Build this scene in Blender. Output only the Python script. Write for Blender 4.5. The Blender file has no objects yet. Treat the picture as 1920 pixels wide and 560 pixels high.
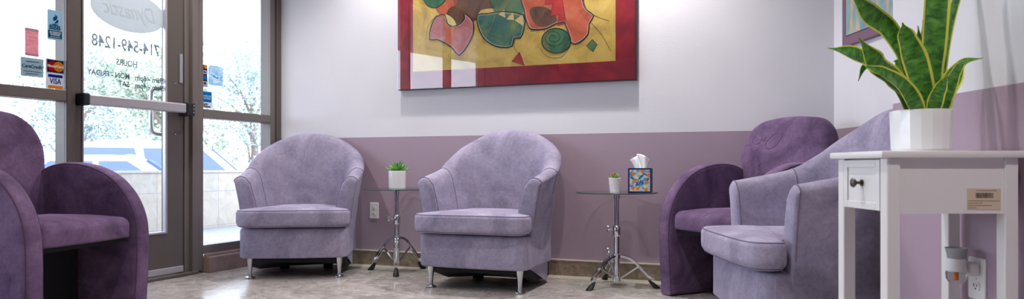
import bpy, bmesh, math, random
from mathutils import Vector, Matrix, noise
C = bpy.context.scene
COL = C.collection
PI = math.pi
R = math.radians

# ------------------------------------------------------------------ camera, world, lights
cam_d = bpy.data.cameras.new('camera'); cam = bpy.data.objects.new('camera', cam_d); COL.objects.link(cam)
cam.location = (0, 0, 0.72); cam.rotation_euler = (PI/2, 0, 0)
cam_d.sensor_width = 36; cam_d.lens = 36*1300/1920; cam_d.shift_y = 32/1920
cam_d.clip_start = 0.05; cam_d.clip_end = 300
cam_d.dof.use_dof = True; cam_d.dof.focus_distance = 4.2; cam_d.dof.aperture_fstop = 5.6
C.camera = cam
C.view_settings.view_transform = 'Standard'; C.view_settings.look = 'None'
C.view_settings.gamma = 1; C.view_settings.use_curve_mapping = False
C.view_settings.exposure = 0.38

wd = bpy.data.worlds.new('sky'); C.world = wd; wd.use_nodes = True
wb = wd.node_tree.nodes['Background']
wb.inputs[0].default_value = (0.74, 0.87, 1.06, 1); wb.inputs[1].default_value = 4.8

def light(name, kind, loc, power, color, size=None, rot=(0, 0, 0), **kw):
    d = bpy.data.lights.new(name, kind); d.energy = power; d.color = color
    o = bpy.data.objects.new(name, d); COL.objects.link(o); o.location = loc; o.rotation_euler = rot
    if size is not None:
        if kind == 'AREA': d.size = size
        elif kind == 'SUN': d.angle = size
        else: d.shadow_soft_size = size
    for k, v in kw.items(): setattr(d, k, v)
    return o
light('sun', 'SUN', (0, 20, 20), 1.6, (1, 0.95, 0.86), R(1), rot=Vector((0.5, 0.85, 1.5)).to_track_quat('Z', 'Y').to_euler())
CEIL = 2.75
WARM = (1.0, 0.95, 0.93)
SPOTS = [(-0.95, 4.60), (0.55, 4.05), (-2.0, 4.0), (0.0, 2.4), (-1.2, 1.6), (0.9, 0.6)]
for i, (x, y) in enumerate(SPOTS):
    light('downlight_lamp', 'SPOT', (x, y, CEIL-0.03), (64, 112, 68, 60, 46, 72)[i], WARM, 0.035, spot_size=R(125), spot_blend=0.8)

# ------------------------------------------------------------------ materials
def srgb(r, g, b):
    f = lambda c: (c/255/12.92) if c/255 <= 0.04045 else ((c/255+0.055)/1.055)**2.4
    return (f(r), f(g), f(b), 1)
def mat(name, col=(0.5, 0.5, 0.5, 1), rough=0.5, metal=0.0, **kw):
    m = bpy.data.materials.new(name); m.use_nodes = True
    p = m.node_tree.nodes['Principled BSDF']
    p.inputs['Base Color'].default_value = col; p.inputs['Roughness'].default_value = rough; p.inputs['Metallic'].default_value = metal
    for k, v in kw.items(): p.inputs[k.replace('_', ' ')].default_value = v
    return m
def N(m, t, **kw):
    n = m.node_tree.nodes.new(t)
    for k, v in kw.items(): setattr(n, k, v)
    return n
def LK(m, a, b): m.node_tree.links.new(a, b)
def coords(m, scale=(1, 1, 1), rot=(0, 0, 0), out='Object', loc=(0, 0, 0)):
    tc = N(m, 'ShaderNodeTexCoord'); mp = N(m, 'ShaderNodeMapping')
    mp.inputs['Scale'].default_value = scale; mp.inputs['Rotation'].default_value = rot; mp.inputs['Location'].default_value = loc
    LK(m, tc.outputs[out], mp.inputs[0]); return mp.outputs[0]
def ramp(m, fac, stops, interp='LINEAR'):
    r = N(m, 'ShaderNodeValToRGB'); r.color_ramp.interpolation = interp
    e = r.color_ramp.elements
    while len(e) < len(stops): e.new(0.5)
    for i, (p, c) in enumerate(stops): e[i].position = p; e[i].color = c
    LK(m, fac, r.inputs[0]); return r.outputs[0]
def noise_n(m, vec, scale, detail=4, rough=0.5, dist=0.0):
    n = N(m, 'ShaderNodeTexNoise'); n.inputs['Scale'].default_value = scale; n.inputs['Detail'].default_value = detail
    n.inputs['Roughness'].default_value = rough; n.inputs['Distortion'].default_value = dist
    LK(m, vec, n.inputs['Vector']); return n.outputs[0]
def mix(m, fac, a, b, mode='MIX'):
    x = N(m, 'ShaderNodeMix', data_type='RGBA', blend_type=mode)
    for sock, v in ((x.inputs[0], fac), (x.inputs[6], a), (x.inputs[7], b)):
        if isinstance(v, (int, float, tuple)): sock.default_value = v
        else: LK(m, v, sock)
    return x.outputs[2]
def bump(m, h, strength=0.2, dist=0.01):
    b = N(m, 'ShaderNodeBump'); b.inputs['Strength'].default_value = strength; b.inputs['Distance'].default_value = dist
    LK(m, h, b.inputs['Height']); LK(m, b.outputs[0], m.node_tree.nodes['Principled BSDF'].inputs['Normal'])
def BC(m): return m.node_tree.nodes['Principled BSDF'].inputs['Base Color']

def suede(name, dark, lightc, seed=0.0):
    m = mat(name, rough=0.9); v = coords(m, loc=(seed, seed*2, 0))
    big = noise_n(m, v, 4.0, 5, 0.6, 1.2); fine = noise_n(m, v, 60, 3, 0.6, 0.6)
    a = ramp(m, big, [(0.32, dark), (0.66, lightc)])
    swirl = ramp(m, noise_n(m, v, 9.0, 4, 0.55, 2.5), [(0.47, (1, 1, 1, 1)), (0.53, (0.88, 0.87, 0.89, 1)), (0.62, (0.97, 0.97, 0.97, 1))])
    b = mix(m, 0.7, a, swirl, 'MULTIPLY')
    f2 = ramp(m, fine, [(0.35, (0.9, 0.9, 0.9, 1)), (0.65, (1.08, 1.08, 1.08, 1))])
    LK(m, mix(m, 1.0, b, f2, 'MULTIPLY'), BC(m))
    p = m.node_tree.nodes['Principled BSDF']
    p.inputs['Sheen Weight'].default_value = 0.5; p.inputs['Sheen Roughness'].default_value = 0.4
    p.inputs['Sheen Tint'].default_value = lightc
    p.inputs['Specular IOR Level'].default_value = 0.15
    bump(m, noise_n(m, v, 14, 4, 0.6), 0.25, 0.012)
    return m
M = {}
M['lav'] = suede('lavender_suede', srgb(134, 128, 150), srgb(165, 158, 180))
M['lav_seam'] = mat('lavender_piping', srgb(110, 102, 124), 0.9)
M['plum'] = suede('plum_suede', srgb(84, 66, 94), srgb(126, 102, 134), 3.1)
M['plum_seam'] = mat('plum_piping', srgb(80, 54, 84), 0.9)
M['black_cloth'] = mat('black_cloth', (0.008, 0.008, 0.011, 1), 0.9)
M['steel'] = mat('satin_steel', (0.62, 0.62, 0.64, 1), 0.28, 1.0)
M['chrome'] = mat('chrome', (0.72, 0.73, 0.76, 1), 0.10, 1.0)
M['rubber'] = mat('black_rubber', (0.010, 0.010, 0.012, 1), 0.55)
M['bronze'] = mat('bronze_aluminium', srgb(118, 111, 106), 0.42, 0.3)
M['bronze_d'] = mat('dark_bronze', srgb(98, 91, 86), 0.45, 0.25)
M['alu'] = mat('brushed_aluminium', srgb(188, 186, 194), 0.35, 0.5)
M['blackp'] = mat('black_plastic', (0.012, 0.013, 0.018, 1), 0.35)
M['white_paint'] = mat('white_lacquer', srgb(232, 230, 230), 0.35)
M['white_plastic'] = mat('white_plastic', srgb(238, 236, 236), 0.35)
M['ceramic'] = mat('white_ceramic', srgb(238, 238, 238), 0.12)
M['dark_slot'] = mat('dark_slot', (0.02, 0.02, 0.02, 1), 0.5)
M['soil'] = mat('soil', (0.03, 0.02, 0.012, 1), 0.9)
M['knob'] = mat('antique_metal', srgb(92, 88, 80), 0.35, 0.9)

def wallmat():
    m = mat('painted_plaster', rough=0.55); tc = N(m, 'ShaderNodeTexCoord'); g = N(m, 'ShaderNodeNewGeometry')
    s = N(m, 'ShaderNodeSeparateXYZ'); LK(m, g.outputs['Position'], s.inputs[0])
    gt = N(m, 'ShaderNodeMath', operation='GREATER_THAN'); LK(m, s.outputs[2], gt.inputs[0]); gt.inputs[1].default_value = 0.936
    n = noise_n(m, g.outputs['Position'], 2.0, 3)
    wv = ramp(m, n, [(0.3, srgb(220, 219, 224)), (0.7, srgb(226, 225, 230))])
    pv = ramp(m, n, [(0.3, srgb(164, 143, 159)), (0.7, srgb(170, 149, 164))])
    LK(m, mix(m, gt.outputs[0], pv, wv), BC(m))
    bump(m, noise_n(m, g.outputs['Position'], 90, 3), 0.12, 0.004)
    return m
M['wall'] = wallmat()
M['ceil'] = mat('ceiling_paint', srgb(228, 224, 222), 0.8)

def floormat():
    m = mat('polished_travertine', rough=0.13)
    v = coords(m, rot=(0, 0, R(45.5)), loc=(0.24, 0.11, 0))
    bt = N(m, 'ShaderNodeTexBrick', offset=0.0); bt.inputs['Scale'].default_value = 1.0
    bt.inputs['Brick Width'].default_value = 0.61; bt.inputs['Row Height'].default_value = 0.61
    bt.inputs['Mortar Size'].default_value = 0.0025; bt.inputs['Mortar Smooth'].default_value = 0.1
    bt.inputs['Color1'].default_value = (0.92, 0.92, 0.92, 1); bt.inputs['Color2'].default_value = (1.05, 1.05, 1.05, 1)
    bt.inputs['Mortar'].default_value = (0.50, 0.48, 0.46, 1); LK(m, v, bt.inputs['Vector'])
    n1 = noise_n(m, v, 6.0, 9, 0.68, 1.8)
    base = ramp(m, n1, [(0.30, srgb(142, 133, 127)), (0.46, srgb(172, 165, 160)), (0.58, srgb(190, 183, 180)), (0.74, srgb(210, 204, 201))])
    vein = ramp(m, noise_n(m, v, 2.2, 6, 0.6, 3.0), [(0.490, (0, 0, 0, 1)), (0.5, (0.8, 0.8, 0.8, 1)), (0.512, (0, 0, 0, 1))])
    c = mix(m, vein, base, srgb(224, 216, 208))
    LK(m, mix(m, 1.0, c, bt.outputs['Color'], 'MULTIPLY'), BC(m))
    p = m.node_tree.nodes['Principled BSDF']
    rr = N(m, 'ShaderNodeMapRange'); LK(m, noise_n(m, v, 6, 4), rr.inputs[0]); rr.inputs[3].default_value = 0.10; rr.inputs[4].default_value = 0.26
    LK(m, rr.outputs[0], p.inputs['Roughness'])
    bump(m, noise_n(m, v, 5, 3), 0.05, 0.01)
    return m
M['floor'] = floormat()
def stone(name, a, b, scale=18, rough=0.35):
    m = mat(name, rough=rough); v = coords(m)
    LK(m, ramp(m, noise_n(m, v, scale, 6, 0.65, 0.8), [(0.34, a), (0.66, b)]), BC(m)); return m
M['base_stone'] = stone('brown_travertine', srgb(112, 98, 84), srgb(156, 140, 122), 26)
M['border_stone'] = stone('pale_border_stone', srgb(206, 196, 182), srgb(224, 215, 202), 8, 0.2)
M['curb_stone'] = stone('curb_stone', srgb(138, 116, 110), srgb(160, 140, 132), 10)
def tilewall():
    m = mat('sandstone_tiles', rough=0.6); v = coords(m, rot=(PI/2, 0, 0))
    bt = N(m, 'ShaderNodeTexBrick', offset=0.0); bt.inputs['Scale'].default_value = 1.0
    bt.inputs['Brick Width'].default_value = 0.44; bt.inputs['Row Height'].default_value = 0.42; bt.inputs['Mortar Size'].default_value = 0.005
    bt.inputs['Color1'].default_value = srgb(186, 170, 156); bt.inputs['Color2'].default_value = srgb(172, 166, 156)
    bt.inputs['Mortar'].default_value = srgb(150, 148, 146); LK(m, v, bt.inputs['Vector'])
    n = ramp(m, noise_n(m, v, 5, 6, 0.6, 2.0), [(0.3, (0.86, 0.84, 0.80, 1)), (0.6, (1.03, 1.03, 1.03, 1))])
    LK(m, mix(m, 1.0, bt.outputs['Color'], n, 'MULTIPLY'), BC(m)); return m
M['tilewall'] = tilewall()
M['concrete'] = stone('pale_concrete', srgb(150, 150, 150), srgb(166, 166, 164), 3, 0.8)
M['asphalt'] = stone('sunlit_asphalt', srgb(104, 104, 104), srgb(120, 120, 118), 3, 0.9)
M['canopy'] = mat('white_soffit', srgb(235, 235, 235), 0.7)

def glassmat(name='window_glass', tint=(1, 1, 1, 1), gloss_rough=0.0, extra=1.0):
    m = bpy.data.materials.new(name); m.use_nodes = True; nt = m.node_tree; nt.nodes.clear()
    out = N(m, 'ShaderNodeOutputMaterial'); t = N(m, 'ShaderNodeBsdfTransparent'); t.inputs[0].default_value = tint
    g = N(m, 'ShaderNodeBsdfGlossy'); g.inputs['Roughness'].default_value = gloss_rough
    fr = N(m, 'ShaderNodeFresnel'); fr.inputs[0].default_value = 1.5
    mu = N(m, 'ShaderNodeMath', operation='MULTIPLY'); LK(m, fr.outputs[0], mu.inputs[0]); mu.inputs[1].default_value = extra
    ge = N(m, 'ShaderNodeNewGeometry'); iv = N(m, 'ShaderNodeMath', operation='SUBTRACT'); iv.inputs[0].default_value = 1.0; LK(m, ge.outputs['Backfacing'], iv.inputs[1])
    m2 = N(m, 'ShaderNodeMath', operation='MULTIPLY'); LK(m, mu.outputs[0], m2.inputs[0]); LK(m, iv.outputs[0], m2.inputs[1]); mu = m2
    mx = N(m, 'ShaderNodeMixShader'); LK(m, mu.outputs[0], mx.inputs[0]); LK(m, t.outputs[0], mx.inputs[1]); LK(m, g.outputs[0], mx.inputs[2])
    LK(m, mx.outputs[0], out.inputs[0]); return m
M['glass'] = glassmat()
M['picglass'] = glassmat('picture_glazing', (1, 1, 1, 1), 0.0, 3.0)
M['picglass2'] = glassmat('small_picture_glazing', (1, 1, 1, 1), 0.0, 0.5)
M['tabletop_glass'] = glassmat('tabletop_glass', (0.90, 0.96, 0.94, 1), 0.0, 1.3)
M['glass_edge'] = mat('green_glass_edge', srgb(66, 98, 92), 0.1)
M['tableglass'] = mat('table_glass', (0.80, 0.93, 0.88, 1), 0.02, 0, Transmission_Weight=1.0, IOR=1.5)
M['clear'] = mat('clear_plastic', (0.95, 0.96, 1, 1), 0.05, 0, Transmission_Weight=1.0, IOR=1.3)
def film(name, col, op):
    m = bpy.data.materials.new(name); m.use_nodes = True; nt = m.node_tree; nt.nodes.clear()
    out = N(m, 'ShaderNodeOutputMaterial'); t = N(m, 'ShaderNodeBsdfTransparent'); d = N(m, 'ShaderNodeBsdfDiffuse'); d.inputs[0].default_value = col
    tr = N(m, 'ShaderNodeBsdfTranslucent'); tr.inputs[0].default_value = col
    a = N(m, 'ShaderNodeMixShader'); a.inputs[0].default_value = 0.5; LK(m, d.outputs[0], a.inputs[1]); LK(m, tr.outputs[0], a.inputs[2])
    x = N(m, 'ShaderNodeMixShader'); x.inputs[0].default_value = op; LK(m, t.outputs[0], x.inputs[1]); LK(m, a.outputs[0], x.inputs[2])
    LK(m, x.outputs[0], out.inputs[0]); return m
_flat = {}
def flat(r, g, b, rough=0.5):
    k = (r, g, b, rough)
    if k not in _flat: _flat[k] = mat('colour_%d_%d_%d' % (r, g, b), srgb(r, g, b), rough)
    return _flat[k]

# ------------------------------------------------------------------ mesh helpers
def obj(name, bm, m, parent=None, smooth=True, loc=None, rotz=None, angle=40):
    bmesh.ops.recalc_face_normals(bm, faces=bm.faces)
    me = bpy.data.meshes.new(name); bm.to_mesh(me); bm.free()
    for mm in (m if isinstance(m, (list, tuple)) else [m]): me.materials.append(mm)
    if smooth:
        for p in me.polygons: p.use_smooth = True
        me.set_sharp_from_angle(angle=R(angle))
    o = bpy.data.objects.new(name, me); COL.objects.link(o)
    if parent: o.parent = parent
    if loc is not None: o.location = loc
    if rotz is not None: o.rotation_euler = (0, 0, rotz)
    return o
def tag(o, label=None, cat=None, group=None, kind=None):
    if label: o['label'] = label
    if cat: o['category'] = cat
    if group: o['group'] = group
    if kind: o['kind'] = kind
    return o
def thing(name, label, cat, loc=(0, 0, 0), rotz=0, group=None):
    o = bpy.data.objects.new(name, None); COL.objects.link(o); o.empty_display_size = 0.1
    o.location = loc; o.rotation_euler = (0, 0, rotz)
    return tag(o, label, cat, group)
def copy_tree(o, parent=None):
    c = o.copy(); COL.objects.link(c)
    if parent: c.parent = parent
    for ch in [k for k in bpy.data.objects if k.parent == o]: copy_tree(ch, c)
    return c
def struct(name, bm, m, parent=None, smooth=False, **kw):
    o = obj(name, bm, m, parent, smooth, **kw)
    if not parent: o['kind'] = 'structure'
    return o
def box(bm, x, y, z, bevel=0.0, seg=2, mi=0):
    r = bmesh.ops.create_cube(bm, size=1)
    vs = r['verts']
    for v in vs:
        v.co = Vector(((x[0]+x[1])/2+v.co.x*(x[1]-x[0]), (y[0]+y[1])/2+v.co.y*(y[1]-y[0]), (z[0]+z[1])/2+v.co.z*(z[1]-z[0])))
    fs = list({f for v in vs for f in v.link_faces})
    for f in fs: f.material_index = mi
    if bevel:
        es = list({e for v in vs for e in v.link_edges})
        bmesh.ops.bevel(bm, geom=es, offset=bevel, segments=seg, affect='EDGES', profile=0.5)
def B(x, y, z, bevel=0.0, seg=2):
    bm = bmesh.new(); box(bm, x, y, z, bevel, seg); return bm
def catmull(pts, n=6, closed=False):
    P = [Vector(p) for p in pts]; out = []; L = len(P)
    rng = range(L) if closed else range(L-1)
    for i in rng:
        p0 = P[(i-1) % L] if closed or i > 0 else P[0]*2-P[1]
        p1 = P[i]; p2 = P[(i+1) % L]
        p3 = P[(i+2) % L] if closed or i+2 < L else P[-1]*2-P[-2]
        for k in range(n):
            t = k/n
            out.append(0.5*((2*p1)+(p2-p0)*t+(2*p0-5*p1+4*p2-p3)*t*t+(3*p1-p0-3*p2+p3)*t**3))
    if not closed: out.append(P[-1].copy())
    return out
def loft(bm, rings, closed_ring=True, cap0=True, cap1=True):
    V = [[bm.verts.new(p) for p in r] for r in rings]
    n = len(V[0])
    for a, b in zip(V[:-1], V[1:]):
        for i in range(n if closed_ring else n-1):
            j = (i+1) % n
            bm.faces.new((a[i], a[j], b[j], b[i]))
    if cap0: bm.faces.new(list(reversed(V[0])))
    if cap1: bm.faces.new(V[-1])
    return V
def tube(bm, path, r, seg=8, closed=False):
    P = [Vector(p) for p in path]; n = len(P); rings = []
    up = None
    for i, p in enumerate(P):
        a = P[i-1] if (i > 0 or closed) else p; b = P[(i+1) % n] if (i < n-1 or closed) else p
        t = (b-a).normalized()
        if up is None:
            up = t.orthogonal().normalized()
        up = (up-t*up.dot(t)).normalized(); s = t.cross(up)
        rr = r[i] if isinstance(r, (list, tuple)) else r
        rings.append([p+(up*math.cos(2*PI*k/seg)+s*math.sin(2*PI*k/seg))*rr for k in range(seg)])
    if closed: rings.append(rings[0]); loft(bm, rings, True, False, False); bmesh.ops.remove_doubles(bm, verts=bm.verts, dist=1e-6)
    else: loft(bm, rings)
def lathe(bm, prof, seg=32, c=(0, 0, 0), cap0=True, cap1=True):
    c = Vector(c)
    rings = [[c+Vector((r*math.cos(2*PI*k/seg), r*math.sin(2*PI*k/seg), z)) for k in range(seg)] for r, z in prof]
    loft(bm, rings, True, cap0, cap1)
def inset_poly(pts, d):
    n = len(pts); out = []
    A = sum(pts[i][0]*pts[(i+1) % n][1]-pts[(i+1) % n][0]*pts[i][1] for i in range(n))
    s = 1 if A > 0 else -1
    for i in range(n):
        a = Vector(pts[i-1][:2]); b = Vector(pts[i][:2]); c = Vector(pts[(i+1) % n][:2])
        t = ((b-a).normalized()+(c-b).normalized()).normalized()
        out.append(Vector((b.x-s*t.y*d, b.y+s*t.x*d)))
    return out
def pillow(bm, outline, h0, h1, r0, r1, fn, crown0=0.0, crown1=0.0, seg=5, half=None):
    """closed 2-D outline thickened from h0 to h1 with rounded edges (radii r0, r1) and domed caps; fn maps (a, b, h) to 3-D"""
    rings = []
    cen = Vector((sum(p[0] for p in outline)/len(outline), sum(p[1] for p in outline)/len(outline)))
    def ring(ins, h): rings.append([fn(p.x, p.y, h) for p in inset_poly(outline, ins)])
    def capr(base_ins, h, crown, sgn, rev):
        base = inset_poly(outline, base_ins); L = []
        for k in (0.92, 0.75, 0.5, 0.25, 0.04):
            L.append([fn(cen.x+(p.x-cen.x)*k, cen.y+(p.y-cen.y)*k, h+sgn*crown*(1-k*k)) for p in base])
        return list(reversed(L)) if rev else L
    rings += capr(r0, h0, crown0, -1, True)
    for k in range(seg+1):
        a = PI/2*k/seg; ring(r0*(1-math.sin(a)), h0+r0*(1-math.cos(a)))
    for k in range(seg+1):
        a = PI/2*k/seg; ring(r1*(1-math.cos(a)), h1-r1*(1-math.sin(a)))
    rings += capr(r1, h1, crown1, 1, False)
    loft(bm, rings)
def text_bm(s, size, m4, ext=0.0005, align='CENTER', bold=0.0, shear=0.0):
    cu = bpy.data.curves.new('t', 'FONT'); cu.body = s; cu.size = size; cu.align_x = align; cu.align_y = 'CENTER'
    cu.extrude = ext; cu.offset = bold; cu.resolution_u = 3; cu.shear = shear
    o = bpy.data.objects.new('t', cu); COL.objects.link(o)
    dg = bpy.context.evaluated_depsgraph_get(); me = bpy.data.meshes.new_from_object(o.evaluated_get(dg))
    bm = bmesh.new(); bm.from_mesh(me); bmesh.ops.transform(bm, matrix=m4, verts=bm.verts)
    bpy.data.objects.remove(o); bpy.data.curves.remove(cu); bpy.data.meshes.remove(me)
    return bm
def merge(bms):
    out = bmesh.new()
    for b in bms:
        me = bpy.data.meshes.new('m'); b.to_mesh(me); out.from_mesh(me); bpy.data.meshes.remove(me); b.free()
    return out
def rrect(w, h, r, n=5):
    out = []
    for cx, cy, a0 in ((w/2-r, h/2-r, 0), (-w/2+r, h/2-r, 90), (-w/2+r, -h/2+r, 180), (w/2-r, -h/2+r, 270)):
        for k in range(n+1):
            a = R(a0+90*k/n); out.append(Vector((cx+r*math.cos(a), cy+r*math.sin(a))))
    return out
def prism(bm, pts, fn, h0, h1):
    loft(bm, [[fn(p[0], p[1], h0) for p in pts], [fn(p[0], p[1], h1) for p in pts]])

# ------------------------------------------------------------------ room shell
LO = Vector((-1.806, 5.40, 0)); LA = math.atan2(0.9197, 0.3927)      # storefront: local x runs along it, local +y is outside
BA = -math.atan(0.373)                                               # back wall: local x runs along it from the left corner
BL = 3.925                                                           # its length
BEND = LO+Vector((math.cos(BA), math.sin(BA), 0))*BL
struct('floor', B((-8, 6), (-4.5, 7.5), (-0.12, 0)), M['floor'])
# pale border strip along the back wall
struct('trim_1', B((0.0, BL), (-0.125, 0.0), (0.0, 0.0012)), M['border_stone'], loc=LO, rotz=BA)
struct('ceiling', B((-6.4, 4), (-3.2, 6.2), (CEIL, CEIL+0.3)), M['ceil'])
struct('wall_back', B((0, BL+0.3), (0, 0.15), (0, CEIL)), M['wall'], loc=LO, rotz=BA)
struct('wall_right', B((BEND.x, BEND.x+0.15), (2.39, BEND.y+0.25), (0, CEIL)), M['wall'])
bm = bmesh.new(); box(bm, (1.313, BEND.x+0.15), (-3.0, 2.39), (0, CEIL)); struct('wall_near', bm, M['wall'])
struct('wall_behind', B((-6.2, 2.1), (-3.15, -3.0), (0, CEIL)), M['wall'])
def baseb(x0, x1): 
    bm = bmesh.new(); box(bm, (x0, x1), (-0.018, 0.0), (0, 0.100)); return bm
b = struct('baseboard_back', baseb(0.0, BL), M['base_stone'], loc=LO, rotz=BA)
struct('cap', B((0, BL), (-0.021, 0), (0.100, 0.108), 0.001), M['border_stone'], b)
b = struct('baseboard_right', B((BEND.x-0.018, BEND.x), (2.40, BEND.y-0.02), (0, 0.1)), M['base_stone'])
b = struct('baseboard_near', B((1.295, 1.313), (-2.9, 2.408), (0, 0.1)), M['base_stone'])

# ------------------------------------------------------------------ storefront
def SF(name, bmx, m, parent=None, kind='structure', smooth=False):
    o = obj(name, bmx, m, parent, smooth)
    if not parent:
        o.location = LO; o.rotation_euler = (0, 0, LA)
        if kind: o['kind'] = kind
    return o
FD = (0.0, 0.10)      # frame depth
def frame_bm(parts, bev=0.003):
    bm = bmesh.new()
    for (s0, s1, z0, z1) in parts: box(bm, (s0, s1), FD, (z0, z1), bev, 1)
    return bm
HEAD = 2.62
# window_1: right sidelight
w1 = SF('window_1', frame_bm([(-0.105, -0.05, 0.13, HEAD), (-0.745, -0.05, 0.125, 0.185), (-0.745, -0.105, 1.052, 1.112), (-0.745, -0.05, HEAD-0.06, HEAD)]), M['bronze'])
SF('jamb', B((-0.05, 0.0), (-0.012, 0.10), (0.0, CEIL), 0.002), M['bronze_d'], w1)
SF('glass', B((-0.745, -0.10), (0.014, 0.020), (0.18, 1.055)), M['glass'], w1)
SF('glass', B((-0.745, -0.10), (0.014, 0.020), (1.108, HEAD-0.05)), M['glass'], w1)
# trim_2: frame post between sidelight and door, a stepped section
bm = bmesh.new(); box(bm, (-0.80, -0.745), (0.0, 0.10), (0.02, CEIL), 0.003); box(bm, (-0.845, -0.795), (-0.012, 0.10), (0.0, CEIL), 0.003)
box(bm, (-0.887, -0.84), (0.014, 0.10), (0.0, CEIL), 0.003)
for z in (0.16, 0.2): pass
SF('trim_2', bm, M['bronze'])
SF('trim_3', frame_bm([(-1.69, -1.64, 0.0, CEIL), (-1.64, -0.887, 2.15, 2.25), (-1.64, -0.887, HEAD-0.06, HEAD)]), M['bronze_d'])
# door_1
d1 = SF('door_1', merge([B((-1.02, -0.892), (0.02, 0.07), (0.03, 2.14), 0.003, 1), B((-1.636, -1.59), (0.02, 0.07), (0.03, 2.14), 0.003, 1),
                         B((-1.595, -1.015), (0.02, 0.07), (0.03, 0.295), 0.003, 1), B((-1.595, -1.015), (0.02, 0.07), (2.04, 2.14), 0.003, 1)]), M['bronze_d'])
SF('glass', B((-1.59, -1.02), (0.042, 0.048), (0.29, 2.05)), M['glass'], d1)
SF('glazing_bead', merge([B((-1.036, -1.022), (0.012, 0.04), (0.295, 2.04), 0.002, 1), B((-1.59, -1.58), (0.012, 0.04), (0.295, 2.04), 0.002, 1), B((-1.59, -1.022), (0.012, 0.04), (0.29, 0.303), 0.002, 1)]), M['alu'], d1)
SF('sweep', B((-1.636, -0.9), (0.008, 0.02), (0.028, 0.068), 0.002, 1), M['alu'], d1)
pb = SF('panic_bar', B((-1.595, -0.93), (-0.055, -0.018), (1.068, 1.130), 0.008, 2), M['alu'], d1)
SF('end_cap', B((-0.932, -0.868), (-0.062, 0.02), (1.052, 1.138), 0.006, 2), M['blackp'], pb)
SF('end_cap', B((-1.628, -1.594), (-0.056, 0.02), (1.064, 1.134), 0.006, 2), M['blackp'], pb)
for z in (1.075, 1.097, 1.12):
    bm = bmesh.new(); bmesh.ops.create_uvsphere(bm, u_segments=10, v_segments=6, radius=0.005); bmesh.ops.translate(bm, verts=bm.verts, vec=(-0.882, -0.062, z)); SF('screw', bm, M['steel'], pb)
for z in (0.93, 1.26):
    bm = bmesh.new(); bmesh.ops.create_uvsphere(bm, u_segments=10, v_segments=6, radius=0.006); bmesh.ops.translate(bm, verts=bm.verts, vec=(-0.955, 0.020, z)); SF('screw', bm, M['steel'], d1)
bm = bmesh.new(); hp = [(-0.96, 0.06, 0.93), (-0.965, 0.105, 0.93), (-1.02, 0.125, 0.935), (-1.045, 0.128, 0.965), (-1.05, 0.128, 1.08), (-1.045, 0.128, 1.195), (-1.02, 0.125, 1.225), (-0.965, 0.105, 1.23), (-0.96, 0.06, 1.23)]
tube(bm, catmull(hp, 5), 0.012, 10); SF('pull_handle', bm, M['steel'], d1, smooth=True)
SF('latch_plate', B((-0.925, -0.902), (0.012, 0.02), (1.27, 1.46), 0.001, 1), flat(150, 152, 165), d1)
SF('trim_4', B((-1.7, -0.8), (-0.02, 0.12), (0.0, 0.022), 0.004, 1), M['bronze_d'])      # threshold
# window_2...: glazing left of the door, on towards the camera and past it
def bay(n, s0, s1):
    w = SF('window_%d' % n, frame_bm([(s0, s0+0.05, 0.125, HEAD), (s0, s1, 0.125, 0.185), (s0, s1, 1.083, 1.143), (s0, s1, HEAD-0.06, HEAD)]), M['bronze'])
    SF('glass', B((s0+0.05, s1), (0.014, 0.020), (0.18, 1.086)), M['glass'], w)
    SF('glass', B((s0+0.05, s1), (0.014, 0.020), (1.14, HEAD-0.05)), M['glass'], w)
edges = [-1.69, -2.40, -3.55, -4.80]
for i, (b_, a_) in enumerate(zip(edges[:-1], edges[1:])): bay(i+2, a_, b_)
SF('wall_left', B((-9.2, -4.80), (0.0, 0.15), (0.0, CEIL)), M['wall'])
SF('trim_5', B((-9.2, 0), (0.0, 0.12), (HEAD, CEIL+0.02)), M['bronze_d'])
# stone curb below the glazing
SF('trim_6', merge([B((-0.742, 0.0), (-0.055, 0.12), (0.0, 0.108), 0.004, 1), B((-0.742, 0), (-0.03, 0.0), (0.104, 0.128), 0.003, 1)]), M['curb_stone'])
SF('trim_7', B((-4.8, -1.70), (-0.055, 0.12), (0.0, 0.126), 0.004, 1), M['curb_stone'])

# lettering on the door glass reads from outside, so it is mirrored from inside: outside face local +y, text x runs towards -s
def sf_text(s, size, sx, z, bold=0.0, width=None, mirror=True, y=0.0405, shear=0.0):
    m4 = Matrix(((-1 if mirror else 1, 0, 0, sx), (0, 0, 1, y), (0, 1, 0, z), (0, 0, 0, 1)))
    bm_ = text_bm(s, size, Matrix.Identity(4), 0.0004, bold=bold, shear=shear)
    if width:
        xs = [v.co.x for v in bm_.verts]; k = width/(max(xs)-min(xs)); c_ = (max(xs)+min(xs))/2
        for v in bm_.verts: v.co.x = (v.co.x-c_)*k
    bmesh.ops.transform(bm_, matrix=m4, verts=bm_.verts); return bm_
M['letters'] = film('frosted_lettering', srgb(112, 118, 126), 0.8)
SF('lettering', sf_text('714-549-1248', 0.100, -1.288, 1.455, 0.002, 0.457), M['letters'], d1)
SF('lettering', merge([sf_text('HOURS', 0.052, -1.29, 1.348, 0.0012, 0.14)]), M['letters'], d1)
SF('lettering', merge([sf_text('9am - 6pm', 0.047, -1.134, 1.268, 0.0012, 0.20), sf_text('MON - FRIDAY', 0.047, -1.408, 1.268, 0.0012, 0.272)]), M['letters'], d1)
SF('lettering', merge([sf_text('9am - 4pm', 0.047, -1.134, 1.220, 0.0012, 0.20), sf_text('SAT', 0.047, -1.31, 1.220, 0.0012, 0.070)]), M['letters'], d1)
M['frost'] = film('frosted_film', srgb(214, 220, 222), 0.93)
bm = bmesh.new(); prism(bm, [(0.255*math.cos(2*PI*k/64), 0.125*math.sin(2*PI*k/64)) for k in range(64)], lambda a, b, h: Vector((-1.27+a, 0.0405+h, 1.668+b)), 0, 0.0006)
lg = SF('logo', bm, M['frost'], d1)
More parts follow.
